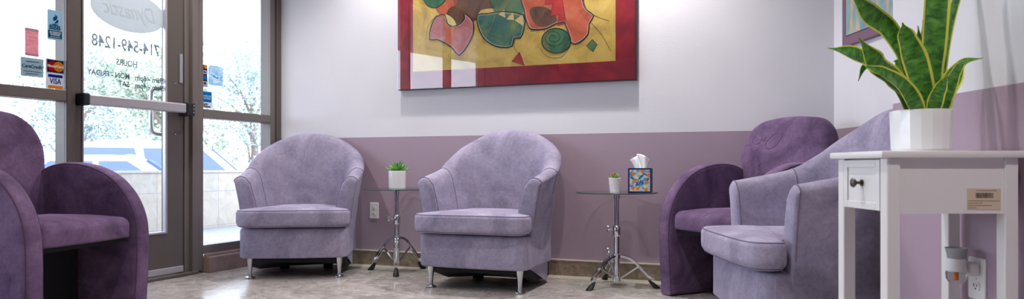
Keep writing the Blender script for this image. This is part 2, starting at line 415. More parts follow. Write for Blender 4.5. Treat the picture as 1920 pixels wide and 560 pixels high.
SF('logo_script', sf_text('Dynastic', 0.13, -1.27, 1.668, 0.0, 0.36, y=0.0400, shear=0.35), film('script_film', srgb(226, 232, 234), 0.9), lg)

# stickers on the glass
def sticker(name, label, s, z, w, h, base, marks, y=0.0120, r=0.006, op=1.0, cat='sticker', n='frosted'):
    """marks: list of (kind, params, colour); s, z = centre"""
    t = thing(name, label, cat, LO, LA)
    bm = bmesh.new(); prism(bm, rrect(w, h, r), lambda a, b, hh: Vector((s+a, y+hh+0.0006, z+b)), 0, 0.0008)
    obj('sheet', bm, film('sticker_sheet', srgb(*base), op), t, False)
    for k, (kind, prm, colr) in enumerate(marks):
        yy = y+0.0004-0.0002*k
        fn = lambda a, b, hh: Vector((s+a, yy-hh, z+b))
        if kind == 'rect':
            x0, x1, z0, z1 = prm; bm = bmesh.new(); prism(bm, [(x0, z0), (x1, z0), (x1, z1), (x0, z1)], fn, 0, 0.0001)
        elif kind == 'disc':
            cx, cz, rr = prm; bm = bmesh.new(); prism(bm, [(cx+rr*math.cos(2*PI*q/28), cz+rr*math.sin(2*PI*q/28)) for q in range(28)], fn, 0, 0.0001)
        elif kind == 'poly': bm = bmesh.new(); prism(bm, prm, fn, 0, 0.0001)
        else:
            txt, size, cx, cz, wd_, mir = prm; bm = sf_text(txt, size, s+cx, z+cz, 0.0006, wd_, mir, yy-0.0004)
        obj({'rect': 'band', 'disc': 'disc', 'poly': 'emblem', 'text': 'print'}[kind], bm, film('ink', srgb(*colr), min(1.0, op+0.3)), t, False)
    return t
T = 'text'
def s_at(px): D = 4.094/(0.427-(px-960)/1300); return (D-5.40)/0.9197
sticker('window_sticker', 'tall pale blue sticker with a torch emblem and BBB beside the door frame', -1.747, 1.493, 0.082, 0.165, (176, 208, 222), [
    ('rect', (-0.038, 0.038, -0.071, -0.030), (40, 104, 140)), ('poly', [(-0.002, 0.062), (0.014, 0.048), (0.010, 0.034), (-0.004, 0.022), (-0.012, 0.030), (-0.010, 0.042), (0.002, 0.05)], (28, 96, 136)),
    ('poly', [(0.012, 0.034), (0.020, 0.026), (0.014, 0.014), (-0.006, 0.006), (0.002, 0.018)], (28, 96, 136)),
    ('rect', (-0.016, 0.016, 0.0, 0.006), (28, 96, 136)), (T, ('BBB', 0.034, 0, -0.014, 0.060, False), (28, 88, 128)),
    (T, ('ACCREDITED', 0.014, 0, -0.041, 0.064, False), (215, 232, 240)), (T, ('BUSINESS', 0.014, 0, -0.053, 0.052, False), (215, 232, 240)), ('rect', (-0.028, 0.028, -0.067, -0.063), (190, 214, 226))])
sticker('window_sticker', 'red upright sticker with mirrored white words on the left glass', -1.870, 1.380, 0.070, 0.148, (226, 116, 124), [
    ('rect', (-0.037, 0.037, 0.058, 0.070), (206, 196, 208)), ('rect', (-0.037, 0.037, -0.070, -0.060), (206, 196, 208)),
    (T, ('PEOPLE', 0.018, 0, 0.034, 0.056, True), (250, 226, 230)), (T, ('LOVE US', 0.018, 0, 0.012, 0.056, True), (250, 226, 230)),
    ('rect', (-0.036, 0.036, -0.008, -0.005), (250, 226, 230)), (T, ('on Yelp', 0.030, 0, -0.030, 0.062, True), (252, 232, 236))], op=0.85)
sticker('window_sticker', 'grey green landscape sticker below the red one on left glass', -1.868, 1.247, 0.118, 0.100, (158, 180, 186), [
    ('rect', (-0.034, 0.034, 0.027, 0.032), (100, 124, 130)), (T, ('CareCredit', 0.026, 0, 0.004, 0.104, False), (44, 90, 84)),
    ('rect', (-0.045, 0.045, -0.025, -0.021), (100, 124, 130)), ('rect', (-0.032, 0.032, -0.037, -0.033), (100, 124, 130))], op=0.9)
sticker('window_sticker', 'sticker with red and orange overlapping discs on dark blue, above VISA', -1.745, 1.268, 0.104, 0.078, (196, 198, 206), [
    ('rect', (-0.045, 0.045, -0.034, 0.034), (40, 40, 70)), ('disc', (-0.015, 0, 0.028), (206, 30, 44)), ('disc', (0.018, 0, 0.028), (240, 160, 40)),
    (T, ('MasterCard', 0.020, 0, 0.0, 0.084, False), (250, 250, 250))], r=0.002)
sticker('window_sticker', 'white VISA sticker with blue and orange bands at the rail', -1.745, 1.187, 0.104, 0.084, (226, 226, 232), [
    ('rect', (-0.040, 0.040, 0.020, 0.036), (30, 60, 160)), ('rect', (-0.040, 0.040, -0.040, -0.024), (246, 170, 40)),
    (T, ('VISA', 0.044, 0, -0.001, 0.062, False), (30, 50, 140))], r=0.002)
s_ = -0.722
sticker('window_sticker', 'narrow dark strip of four card emblems on the right sidelight', s_, 1.341, 0.045, 0.150, (50, 56, 80), [
    ('disc', (-0.006, 0.060, 0.012), (214, 60, 50)), ('disc', (0.008, 0.060, 0.012), (244, 170, 60)), ('rect', (-0.018, 0.018, 0.012, 0.036), (232, 236, 246)),
    (T, ('VISA', 0.016, 0, 0.024, 0.030, False), (40, 60, 150)), ('rect', (-0.018, 0.018, -0.028, 0.004), (44, 132, 206)), ('rect', (-0.018, 0.018, -0.072, -0.038), (226, 228, 234)), ('disc', (0, -0.052, 0.010), (70, 70, 80))], r=0.001)
sticker('window_sticker', 'white sticker with a bright blue square reading Cards Welcome', -0.700, 1.180, 0.086, 0.118, (226, 230, 234), [
    ('rect', (-0.040, 0.036, -0.018, 0.052), (24, 140, 214)), (T, ('AMERICAN', 0.016, -0.002, 0.022, 0.068, False), (200, 230, 250)), (T, ('EXPRESS', 0.016, -0.002, 0.006, 0.060, False), (200, 230, 250)),
    (T, ('Cards', 0.020, -0.018, -0.032, 0.038, False), (60, 64, 70)), (T, ('Welcome', 0.020, -0.006, -0.048, 0.060, False), (60, 64, 70))], r=0.001)
sticker('window_sticker', 'translucent pale blue square sticker on the right sidelight', -0.626, 1.352, 0.128, 0.135, (150, 192, 216), [
    ('poly', [(-0.045, -0.03), (0.05, -0.045), (0.05, -0.035), (-0.03, -0.018)], (240, 250, 255)), ('poly', [(-0.03, 0.0), (-0.02, -0.012), (0.02, -0.02), (0.02, -0.012), (-0.01, -0.004)], (120, 170, 205)), ('rect', (-0.046, 0.046, 0.036, 0.046), (226, 240, 250))], op=0.72)

# ------------------------------------------------------------------ outside
struct('pavement', B((-12, 4), (0.12, 4.1), (-0.14, -0.02)), M['concrete'], loc=LO, rotz=LA)
struct('wall_outside', merge([B((-14, 8), (2.92, 3.2), (-0.6, 0.645), 0.004, 1), B((-14, 8), (2.90, 3.22), (0.645, 0.672), 0.004, 1)]), M['tilewall'], loc=LO, rotz=LA)
struct('ground', B((-60, 80), (4.0, 120), (-0.7, -0.55)), M['asphalt'], loc=LO, rotz=LA)
struct('ceiling_outside', merge([B((-2.6, 8), (0.12, 2.9), (2.98, 3.15)), B((-2.6, 8), (2.8, 2.95), (2.88, 3.25))]), M['canopy'], loc=LO, rotz=LA)
col_ = obj('concrete_column', B((-1.98, -1.60), (2.30, 2.75), (-0.02, 3.0), 0.01), M['concrete'], None, False, loc=LO, rotz=LA)
tag(col_, 'pale square column outside, seen through the left glass beside the door', 'column')

def tree(label, x, y, h, rad, seed, tone, nl=5200):
    rnd = random.Random(seed); t = thing('tree', label, 'tree', (x, y, -0.56), 0, 'trees beyond the parked cars')
    bm = bmesh.new(); p = [(0, 0, 0), (0.1, 0.05, h*0.3), (-0.05, 0.1, h*0.55), (0.1, 0, h*0.85)]
    tube(bm, catmull(p, 4), [0.22-0.015*k for k in range(13)], 10)
    blobs = []
    for k in range(11):
        a = rnd.uniform(0, 2*PI); rr = rad*rnd.uniform(0.1, 0.75); z = h*rnd.uniform(0.35, 0.92)
        c = Vector((rr*math.cos(a), rr*math.sin(a), z)); blobs.append((c, rad*rnd.uniform(0.28, 0.5)))
        tube(bm, [(0, 0, max(0.5, z-rad*0.6)), tuple(c*0.5+Vector((0, 0, z*0.4))), tuple(c)], [0.08, 0.05, 0.02], 6)
    obj('trunk', bm, M['bark'], t)
    bm = bmesh.new()
    for k in range(nl):
        c, r_ = rnd.choice(blobs); d = Vector((rnd.gauss(0, 1), rnd.gauss(0, 1), rnd.gauss(0, 1))).normalized()
        q = c+d*r_*rnd.uniform(0.5, 1.0)**0.5
        a = Vector((rnd.gauss(0, 1), rnd.gauss(0, 1), rnd.gauss(0, 1))).normalized(); b_ = a.orthogonal().normalized(); s = rnd.uniform(0.05, 0.11)
        bm.faces.new([bm.verts.new(q+a*s), bm.verts.new(q+b_*s*0.5), bm.verts.new(q-a*s), bm.verts.new(q-b_*s*0.5)])
    obj('foliage', bm, tone, t, False)
M['bark'] = mat('bark', srgb(150, 130, 120), 0.9)
def leafm(name, a, b):
    m = mat(name, rough=0.5); LK(m, ramp(m, noise_n(m, coords(m), 1.5, 3), [(0.35, a), (0.65, b)]), BC(m)); return m
leafA = leafm('pale_green_foliage', srgb(142, 160, 142), srgb(184, 194, 172))
leafB = leafm('blue_green_foliage', srgb(136, 158, 160), srgb(178, 192, 188))
tree('bushy blue green tree seen through the door glass, furthest left', -17.0, 27, 5.8, 2.9, 1, leafB)
tree('tree seen through the middle of the door glass behind the white cars', -11.2, 22.5, 5.6, 2.2, 2, leafA)
tree('tree seen through the sidelight, behind the car windscreen', -11.8, 31.5, 6.8, 2.8, 3, leafB)
tree('loose tree seen through the sidelight nearest the wall corner', -8.2, 26, 5.4, 2.2, 4, leafA, 3600)
tree('low tree filling in behind the door frame post', -18.5, 36, 6.0, 3.2, 5, leafA)

M['car_white'] = mat('white_car_paint', srgb(190, 192, 198), 0.25); M['car_silver'] = mat('silver_car_paint', srgb(205, 212, 222), 0.2, 0.2)
M['car_glass'] = mat('sky_reflecting_car_glass', srgb(84, 100, 146), 0.12); M['tyre'] = mat('tyre', (0.02, 0.02, 0.02, 1), 0.8)  # car window blue has the sky's reflection put into its colour
def car(label, loc, rotz, paint, L, H, kind):
    """x = forward, length L, height H"""
    t = thing('car', label, 'car', loc, rotz); W = 0.9
    hb = H*0.56
    if kind == 'suv': body = [(-L/2, 0.35), (-L/2-0.02, hb*0.7), (-L/2+0.04, hb), (L*0.20, hb*1.03), (L*0.42, hb*0.93), (L/2-0.02, hb*0.72), (L/2, 0.4), (L/2-0.1, 0.22), (-L/2+0.1, 0.22)]
    else: body = [(-L/2, 0.35), (-L/2, hb*0.8), (-L/2+0.1, hb*1.0), (L*0.20, hb*1.0), (L*0.40, hb*0.86), (L/2-0.04, hb*0.66), (L/2, 0.4), (L/2-0.1, 0.2), (-L/2+0.1, 0.2)]
    o2 = catmull([Vector((a, b, 0)) for a, b in body], 5, True)
    bm = bmesh.new(); pillow(bm, [(p.x, p.y) for p in o2], -W, W, 0.12, 0.12, lambda a, b, h: Vector((a, h, b)))
    obj('body', bm, paint, t)
    if kind == 'suv': g0 = [(-L/2+0.05, hb-0.02), (-L*0.42, H*0.97), (-L*0.30, H), (L*0.02, H), (L*0.10, H*0.96), (L*0.26, hb)]
    else: g0 = [(-L*0.40, hb-0.02), (-L*0.22, H*0.96), (-L*0.10, H), (L*0.02, H), (L*0.08, H*0.97), (L*0.26, hb-0.01)]
    def gy(z): return W-0.04-0.22*max(0, (z-hb))/(H-hb)
    gp = catmull([Vector((a, b, 0)) for a, b in g0], 5)
    bm = bmesh.new(); loft(bm, [[Vector((p.x, s*gy(p.y), p.y)) for p in gp] for s in (-1, -0.97, 0, 0.97, 1)], True)
    cab = obj('cabin', bm, paint, t)
    zt = H-0.10; zb = hb+0.03
    if kind == 'suv': wins = [[(-L*0.40, zb+0.06), (-L*0.385, zt), (-L*0.20, zt), (-L*0.17, zb)], [(-L*0.15, zb), (-L*0.165, zt), (-L*0.01, zt), (0.0, zb)], [(0.03, zb), (0.02, zt), (L*0.075, zt-0.02), (L*0.205, zb+0.02)]]
    else: wins = [[(-L*0.32, zb), (-L*0.20, zt), (-L*0.07, zt), (-L*0.06, zb)], [(-L*0.045, zb), (-L*0.05, zt), (L*0.04, zt), (L*0.20, zb+0.01)]]
    for s in (-1, 1):
        for w in wins:
            bm = bmesh.new(); f = [[Vector((a, s*(gy(z)+d), z)) for a, z in w] for d in (0.002, 0.008)]; loft(bm, f); obj('side_window', bm, M['car_glass'], cab, False)
    xa, za, xb, zb2 = (L*0.115, H*0.93, L*0.245, hb+0.07) if kind == 'suv' else (L*0.10, H*0.93, L*0.24, hb+0.06)
    bm = bmesh.new(); loft(bm, [[Vector((xa+d, -0.6, za+d)), Vector((xa+d, 0.6, za+d)), Vector((xb+d, 0.76, zb2+d)), Vector((xb+d, -0.76, zb2+d))] for d in (0.0, 0.035)]); obj('windscreen', bm, M['car_glass'], cab, False)
    for s in (-1, 1):
        obj('mirror', B((L*0.15, L*0.20), (s*0.98-0.09, s*0.98+0.09), (hb+0.04, hb+0.19), 0.03), paint, t)
        if kind == 'suv': 
            bm = bmesh.new(); tube(bm, [(-L*0.36, s*0.55, H-0.02), (-L*0.33, s*0.55, H+0.05), (-L*0.02, s*0.55, H+0.05), (0.02*L, s*0.55, H-0.01)], 0.018, 6); obj('roof_rail', bm, M['alu'], cab)
        for xw in (-L*0.31, L*0.32):
            bm = bmesh.new(); lathe(bm, [(0.20, -0.1), (0.33, -0.1), (0.34, 0), (0.33, 0.1), (0.20, 0.1)], 24)
            bmesh.ops.rotate(bm, verts=bm.verts, cent=(0, 0, 0), matrix=Matrix.Rotation(PI/2, 3, 'X')); bmesh.ops.translate(bm, verts=bm.verts, vec=(xw, s*0.84, 0.34))
            wh = obj('wheel', bm, M['tyre'], t)
            bm = bmesh.new(); lathe(bm, [(0.05, -0.11), (0.21, -0.105), (0.21, 0.105), (0.05, 0.11)], 20)
            bmesh.ops.rotate(bm, verts=bm.verts, cent=(0, 0, 0), matrix=Matrix.Rotation(PI/2, 3, 'X')); bmesh.ops.translate(bm, verts=bm.verts, vec=(xw, s*0.84, 0.34)); obj('rim', bm, M['alu'], wh)
    return t
car('white estate car with roof rails parked behind the lower car', (-7.5, 15.6, -0.55), R(35), M['car_white'], 4.8, 1.76, 'suv')
car('low white saloon car parked nearest the tiled garden wall', (-6.8, 12.0, -0.55), R(24), M['car_white'], 4.5, 1.46, 'sedan')

# ------------------------------------------------------------------ ceiling fixtures (out of frame, they light the room)
for x, y in SPOTS:
    t = thing('downlight', 'small round recessed downlight in the ceiling', 'ceiling light', (x, y, CEIL), 0, 'recessed downlights')
    bm = bmesh.new(); lathe(bm, [(0.045, 0.0), (0.045, -0.006), (0.075, -0.004), (0.075, 0.0)], 28, cap0=False, cap1=False); obj('ring', bm, M['white_plastic'], t)

# ------------------------------------------------------------------ tub chairs
def tub_chair(label, loc, rotz):
    t = thing('tub_chair', label, 'armchair', loc, rotz, 'lavender tub chairs')
    half = [(0, 0.228, 0.965), (0.095, 0.226, 0.957), (0.178, 0.211, 0.922), (0.238, 0.176, 0.858), (0.272, 0.120, 0.778), (0.286, 0.045, 0.718), (0.290, -0.05, 0.690), (0.290, -0.15, 0.671), (0.289, -0.240, 0.655)]
    ctr = [(-x, y, z) for x, y, z in reversed(half[1:])]+half
    ctr = [(x*0.965, y, z) for x, y, z in ctr]
    st = catmull(ctr, 5); n = len(st)
    def section(i, k=1.0, dy=0.0):
        p = st[i]; a = st[max(i-1, 0)]; b = st[min(i+1, n-1)]
        tg = Vector((b.x-a.x, b.y-a.y, 0)).normalized(); nr = Vector((-tg.y, tg.x, 0))
        if nr.dot(Vector((p.x, p.y+0.3, 0))) < 0: nr = -nr
        f = abs(i-(n-1)/2)/((n-1)/2)                       # 0 at the middle of the back, 1 at arm fronts
        fb = max(0.0, min(1.0, (p.y+0.240)/0.27))          # 0 front, 1 rear
        zb = 0.133-0.105*min(1.0, fb)
        th = 0.047+0.008*(1-f); zt = p.z; r = th
        lean = lambda z: (0.042+0.018*(1-f))*max(0, (z-0.15))/0.5+0.032*f*max(0, (z-0.40)/0.255)**1.5
        pts = []
        for j in range(7):
            z = zb+(zt-r-zb)*j/6; bul = 0.006*math.sin(PI*j/6); pts.append((th+lean(z)+bul, z))
        for j in range(1, 7):
            an = PI*j/7; pts.append((th*math.cos(an)+lean(zt), zt-r+r*math.sin(an)))
        for j in range(7):
            z = (zt-r)+(0.30-(zt-r))*j/6; pts.append((-th+lean(z)-0.004*math.sin(PI*j/6), z))
        pts.append((-th*0.6+lean(0.3), max(zb, 0.14))) 
        cn = sum(q[0] for q in pts)/len(pts); cz = sum(q[1] for q in pts)/len(pts)
        return [Vector((p.x, p.y+dy, 0))+nr*(cn+(q[0]-cn)*k)+Vector((0, 0, cz+(q[1]-cz)*k)) for q in pts]
    js = 14; je = n-1-14
    bm = bmesh.new(); loft(bm, [section(i) for i in range(js, je+1)]); back = obj('backrest', bm, M['lav'], t, angle=60)
    for sgn in (-1, 1):
        bm = bmesh.new()
        idx = list(range(0, js+1)) if sgn < 0 else list(range(n-1, je-1, -1))
        e = idx[0]
        rings = [section(e, 0.80, -0.016), section(e, 0.93, -0.013), section(e, 0.985, -0.006)]+[section(i) for i in idx]
        loft(bm, rings); arm = obj('armrest', bm, M['lav'], t, angle=60)
        loopp = [p*1.0 for p in section(e, 1.0, -0.002)][3:20]
        bm = bmesh.new(); tube(bm, catmull(loopp, 3), 0.0028, 6); obj('piping', bm, M['lav_seam'], arm)
        sec = section(js if sgn < 0 else je)
        bm = bmesh.new(); tube(bm, catmull(sec[5:20], 3), 0.0026, 6); obj('seam', bm, M['lav_seam'], arm)
    # base box with bowed, rounded front
    def plan(w, yf, yr, rc, bow):
        pts = [(-w, yr), (-w, (yf+yr)/2), (-w, yf+rc)]
        for k in range(1, 5): a = PI/2*k/5; pts.append((-w+rc*(1-math.cos(a)), yf+rc*(1-math.sin(a))))
        for k in range(0, 9): x = -w+rc+(2*w-2*rc)*k/8; pts.append((x, yf-bow*(1-(x/(w-rc))**2)))
        for k in range(4, 0, -1): a = PI/2*k/5; pts.append((w-rc*(1-math.cos(a)), yf+rc*(1-math.sin(a))))
        pts += [(w, yf+rc), (w, (yf+yr)/2), (w, yr)]
        return pts
    def dens(pts, yr):
        P = [Vector((a, b, 0)) for a, b in pts]; out = catmull(P, 3)
        m_ = 8; a = out[-1]; b = out[0]
        out += [a.lerp(b, k/m_) for k in range(1, m_)]
        return [(p.x, p.y) for p in out]
    bm = bmesh.new(); pillow(bm, dens(plan(0.340, -0.362, 0.12, 0.07, 0.012), 0.1), 0.133, 0.325, 0.012, 0.02, lambda a, b, h: Vector((a, b, h)))
    obj('base', bm, M['lav'], t)
    # cushion, T shaped: full width in front of the arms, narrower between them
    tp = [(-0.240, 0.15), (-0.245, -0.05), (-0.248, -0.18), (-0.255, -0.235), (-0.29, -0.262), (-0.338, -0.270), (-0.353, -0.295), (-0.354, -0.345), (-0.335, -0.392), (-0.27, -0.420), (-0.15, -0.432), (0, -0.436)]
    tp = tp+[(-a, b) for a, b in reversed(tp[:-1])]
    P = catmull([Vector((a, b, 0)) for a, b in tp], 4); a = P[-1]; b_ = P[0]; P += [a.lerp(b_, k/10) for k in range(1, 10)]
    bm = bmesh.new(); cf = lambda a, b, h: Vector((a, b, h+0.010*math.sin(a*9+1)*max(0, 1-abs(b+0.2)*3)*0.3-0.02*max(0, b+0.1)))
    pillow(bm, [(p.x, p.y) for p in P], 0.333, 0.447, 0.040, 0.026, cf, 0.0, 0.022, 6)
    cu = obj('seat_cushion', bm, M['lav'], t, angle=70)
    for zz, ins in ((0.4405, 0.0085), (0.343, 0.013)):
        ln = inset_poly([(p.x, p.y) for p in P], ins)
        bm = bmesh.new(); tube(bm, [cf(p.x, p.y, zz) for p in ln], 0.0026, 6, True); obj('piping', bm, M['lav_seam'], cu)
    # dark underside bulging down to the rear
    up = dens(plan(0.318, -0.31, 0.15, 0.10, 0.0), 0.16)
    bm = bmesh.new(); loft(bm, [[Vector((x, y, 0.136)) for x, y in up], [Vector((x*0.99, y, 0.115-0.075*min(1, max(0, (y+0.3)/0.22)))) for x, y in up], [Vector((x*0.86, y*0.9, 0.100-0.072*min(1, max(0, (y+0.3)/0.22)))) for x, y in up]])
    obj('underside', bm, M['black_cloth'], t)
    for x in (-0.282, 0.282):
        bm = bmesh.new(); lathe(bm, [(0.026, 0.0), (0.031, 0.003), (0.030, 0.008), (0.014, 0.013), (0.0115, 0.03), (0.014, 0.07), (0.020, 0.11), (0.022, 0.136)], 24, (x, -0.29, 0)); obj('leg', bm, M['steel'], t)
    for x in (-0.15, 0.15):
        obj('rear_foot', B((x-0.03, x+0.03), (0.09, 0.14), (0, 0.06), 0.004), M['rubber'], t)
    return t
tub = tub_chair('lavender tub armchair in the corner beside the glass door', (-1.443, 4.80, 0), R(6))
def again(o, label, loc, rotz):
    c = copy_tree(o); c.location = loc; c.rotation_euler = (0, 0, rotz); c['label'] = label; return c
again(tub, 'lavender tub armchair under the big painting, between the two glass tables', (-0.118, 4.32, 0), R(-20.5))
again(tub, 'lavender tub armchair seen from its side behind the white plant table', (1.282, 2.890, 0), R(-90))

# ------------------------------------------------------------------ plum armchairs
def plum_chair(label, loc, rotz):
    t = thing('plum_armchair', label, 'armchair', loc, rotz, 'plum armchairs')
    prof = [(-0.352, 0.004), (-0.358, 0.20), (-0.360, 0.36), (-0.345, 0.48), (-0.292, 0.59), (-0.200, 0.680), (-0.075, 0.730), (0.05, 0.742), (0.16, 0.722), (0.235, 0.670), (0.270, 0.58), (0.276, 0.40), (0.276, 0.20), (0.272, 0.004)]
    P = catmull([Vector((a, b, 0)) for a, b in prof], 4); a = P[-1]; b = P[0]; P += [a.lerp(b, k/10) for k in range(1, 10)]
    for s in (-1, 1):
        bm = bmesh.new(); pillow(bm, [(p.x, p.y) for p in P], -0.046, 0.046, 0.026, 0.026, lambda a, b, h: Vector((s*0.300+h+s*0.012*math.sin(min(1, b/0.74)*PI), a, b)), 0.006, 0.006)
        arm = obj('armrest', bm, M['plum'], t)
        for hs in (-1, 1):
            ln = inset_poly([(p.x, p.y) for p in P], 0.009)[0:53]
            bm = bmesh.new(); tube(bm, [Vector((s*0.300+hs*0.040+s*0.012*math.sin(min(1, max(0, p.y)/0.74)*PI), p.x, p.y)) for p in ln], 0.0024, 6); obj('seam', bm, M['plum_seam'], arm)
    # back
    w = 0.306
    bo = [(-0.255, 0.40), (-0.278, 0.55), (-0.302, 0.72), (-w, 0.82), (-0.270, 0.915), (-0.200, 0.975), (-0.10, 0.995), (0, 1.0)]
    bo = bo+[(-a, b) for a, b in reversed(bo[:-1])]
    P2 = catmull([Vector((a, b, 0)) for a, b in bo], 4); a = P2[-1]; b = P2[0]; P2 += [a.lerp(b, k/8) for k in range(1, 8)]
    bm = bmesh.new(); pillow(bm, [(p.x, p.y) for p in P2], -0.065, 0.065, 0.045, 0.045, lambda a, b, h: Vector((a, 0.228+(b-0.45)*0.16-h+0.25*a*a*-1, b)), 0.01, 0.014)
    obj('backrest', bm, M['plum'], t)
    # seat
    so = [(-0.258, 0.20), (-0.258, 0.0), (-0.258, -0.25), (-0.252, -0.315), (-0.225, -0.338), (-0.12, -0.348), (0, -0.352)]
    so = so+[(-a, b) for a, b in reversed(so[:-1])]
    P3 = catmull([Vector((a, b, 0)) for a, b in so], 4); a = P3[-1]; b = P3[0]; P3 += [a.lerp(b, k/8) for k in range(1, 8)]
    bm = bmesh.new(); pillow(bm, [(p.x, p.y) for p in P3], 0.375, 0.478, 0.012, 0.045, lambda a, b, h: Vector((a, b, h)), 0.0, 0.022, 6)
    obj('seat', bm, M['plum'], t)
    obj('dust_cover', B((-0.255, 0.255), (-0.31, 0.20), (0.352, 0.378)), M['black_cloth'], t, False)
    obj('recess_shade_panel', B((-0.255, 0.255), (-0.03, -0.01), (0.01, 0.37)), M['black_cloth'], t, False)  # added black sheet, stands in for the shade in the hollow below the seat
    bm = bmesh.new(); pillow(bm, rrect(0.51, 0.40, 0.01), -0.02, 0.02, 0.01, 0.01, lambda a, b, h: Vector((a, 0.240+h, 0.215+b))); obj('rear_panel', bm, M['plum'], t)
    return t
pl = plum_chair('plum armchair at the left edge, in front of the glazing', (-2.24, 3.21, 0), R(79))
plum2 = again(pl, 'plum armchair in the right corner behind the lavender chair', (1.305, 3.762, 0), R(-64))
# dried water rings on the backrest of the corner chair
from mathutils.bvhtree import BVHTree
bk = [k for k in bpy.data.objects if k.parent == plum2 and k.name.startswith('backrest')][0]
bvh = BVHTree.FromPolygons([v.co for v in bk.data.vertices], [tuple(p.vertices) for p in bk.data.polygons])
def on_back(a, b):
    h = bvh.ray_cast(Vector((a, -1, b)), Vector((0, 1, 0)))[0]; return h if h else Vector((a, 0.2, b))
M['stain'] = mat('water_ring', srgb(84, 60, 90), 0.9)
for L, cl in (([(-0.05, 0.91), (-0.085, 0.885), (-0.115, 0.850), (-0.105, 0.825), (-0.07, 0.822), (-0.03, 0.845), (-0.005, 0.885), (-0.008, 0.905)], False),
          ([(-0.20, 0.90), (-0.215, 0.875), (-0.205, 0.855), (-0.18, 0.85), (-0.155, 0.862), (-0.15, 0.88), (-0.13, 0.862), (-0.12, 0.89)], False)):
    bm = bmesh.new(); tube(bm, [on_back(p.x, p.y) for p in catmull([Vector((a, b, 0)) for a, b in L], 5)], 0.0016, 6); obj('stain', bm, M['stain'], bk)

# ------------------------------------------------------------------ glass tables on chrome tripods
def glass_table(label, loc, rotz, ztop, rad, zc, knee, zlow, rfoot, zclamp, bolt2):
    t = thing('glass_side_table', label, 'side table', loc, rotz)
    bm = bmesh.new(); lathe(bm, [(rad-0.002, ztop-0.008), (rad, ztop-0.006), (rad, ztop-0.002), (rad-0.002, ztop)], 72); bm.normal_update()
    for f in bm.faces: f.material_index = 0 if abs(f.normal.z) > 0.9 else 1
    obj('glass_top', bm, [M['tabletop_glass'], M['glass_edge']], t, angle=30)
    bm = bmesh.new(); lathe(bm, [(0.045, ztop-0.0135), (0.045, ztop-0.0095), (0.018, ztop-0.009)], 28); lathe(bm, [(0.020, ztop-0.04), (0.020, ztop-0.013)], 20); obj('mount', bm, M['chrome'], t)
    bm = bmesh.new(); lathe(bm, [(0.0145, zclamp-0.02), (0.0145, ztop-0.013)], 24); obj('upper_pole', bm, M['chrome'], t)
    bm = bmesh.new(); lathe(bm, [(0.019, zlow-0.01), (0.019, zclamp)], 24); obj('pole', bm, M['chrome'], t)
    bm = bmesh.new(); lathe(bm, [(0.021, zclamp-0.035), (0.025, zclamp-0.03), (0.025, zclamp+0.022), (0.019, zclamp+0.03)], 24); c = obj('clamp', bm, M['chrome'], t)
    def wing(z, par):
        bm = bmesh.new(); tube(bm, [(-0.02, -0.008, z), (-0.045, -0.016, z)], 0.005, 8)
        for d in (-1, 1): tube(bm, [(-0.045, -0.016, z), (-0.053, -0.018, z+d*0.012), (-0.058, -0.019, z+d*0.017)], [0.006, 0.007, 0.004], 8)
        obj('wing_bolt', bm, M['chrome'], par)
    wing(zclamp+0.005, c)
    bm = bmesh.new(); lathe(bm, [(0.022, zc-0.02), (0.027, zc-0.018), (0.027, zc+0.006), (0.022, zc+0.010)], 24); c = obj('collar', bm, M['chrome'], t)
    if bolt2: wing(zc+0.02, c)
    bm = bmesh.new(); lathe(bm, [(0.021, zlow-0.02), (0.026, zlow-0.018), (0.026, zlow+0.016), (0.021, zlow+0.018)], 24); obj('lower_collar', bm, M['chrome'], t)
    kr, kz = knee
    for q in range(3):
        a = 2*PI*q/3; u = Vector((math.sin(a), -math.cos(a), 0)); v = Vector((-u.y, u.x, 0))
        def P(r, z, s=0): return u*r+v*s+Vector((0, 0, z))
        bm = bmesh.new()
        def strip(path, hw=0.0065, th=0.0022):        # flat bar whose width lies in the leg's plane
            Q = [Vector(p) for p in path]; rings = []
            for i, p in enumerate(Q):
                tg = (Q[min(i+1, len(Q)-1)]-Q[max(i-1, 0)]).normalized(); wv = tg.cross(v).normalized()
                rings.append([p+wv*hw*c1+v*th*c2 for c1, c2 in ((-1, -1), (1, -1), (1, 1), (-1, 1))])
            loft(bm, rings)
        for s in (-1, 1):
            strip(catmull([P(0.022, zc-0.004, s*0.010), P(kr*0.42, zc-0.010, s*0.009), P(kr*0.75, kz+(zc-kz)*0.55, s*0.008), P(kr, kz, s*0.005)], 4))
            strip([P(kr*0.94, kz+0.008, s*0.005), P(kr+(rfoot-kr)*0.18, kz-(kz-0.03)*0.16, s*0.015), P(kr+(rfoot-kr)*0.62, kz-(kz-0.03)*0.62, s*0.015), P(rfoot-0.012, 0.050, s*0.004)])
            strip([P(kr*0.97, kz, s*0.0035), P(0.026, zlow, s*0.0035)], 0.005, 0.0016)
        tube(bm, [P(kr, kz+0.002, -0.016), P(kr, kz+0.002, 0.016)], 0.006, 8)
        lg_ = obj('leg', bm, M['chrome'], t, False)
        bm = bmesh.new()
        b0 = Vector((u.x, u.y, 0))*rfoot; d_ = (P(kr, kz)-P(rfoot, 0.03)).normalized()
        rings = []
        for hh, sc in ((0.0, 0.017), (0.006, 0.020), (0.03, 0.017), (0.055, 0.010), (0.062, 0.007)):
            cc = P(rfoot+0.008, 0)+Vector((d_.x, d_.y, d_.z))*hh*1.05
            rings.append([cc+u*sc*1.1*math.cos(2*PI*k/12)*(1 if hh > 0 else 1)+v*sc*math.sin(2*PI*k/12)+(Vector((0, 0, 0.0)) if hh else Vector()) for k in range(12)])
        loft(bm, rings); obj('rubber_foot', bm, M['rubber'], lg_)
    return t
glass_table('round glass side table on a chrome tripod between the two lavender chairs', (-0.79, 4.755, 0), R(8), 0.571, 0.235, 0.238, (0.108, 0.165), 0.080, 0.205, 0.36, False)
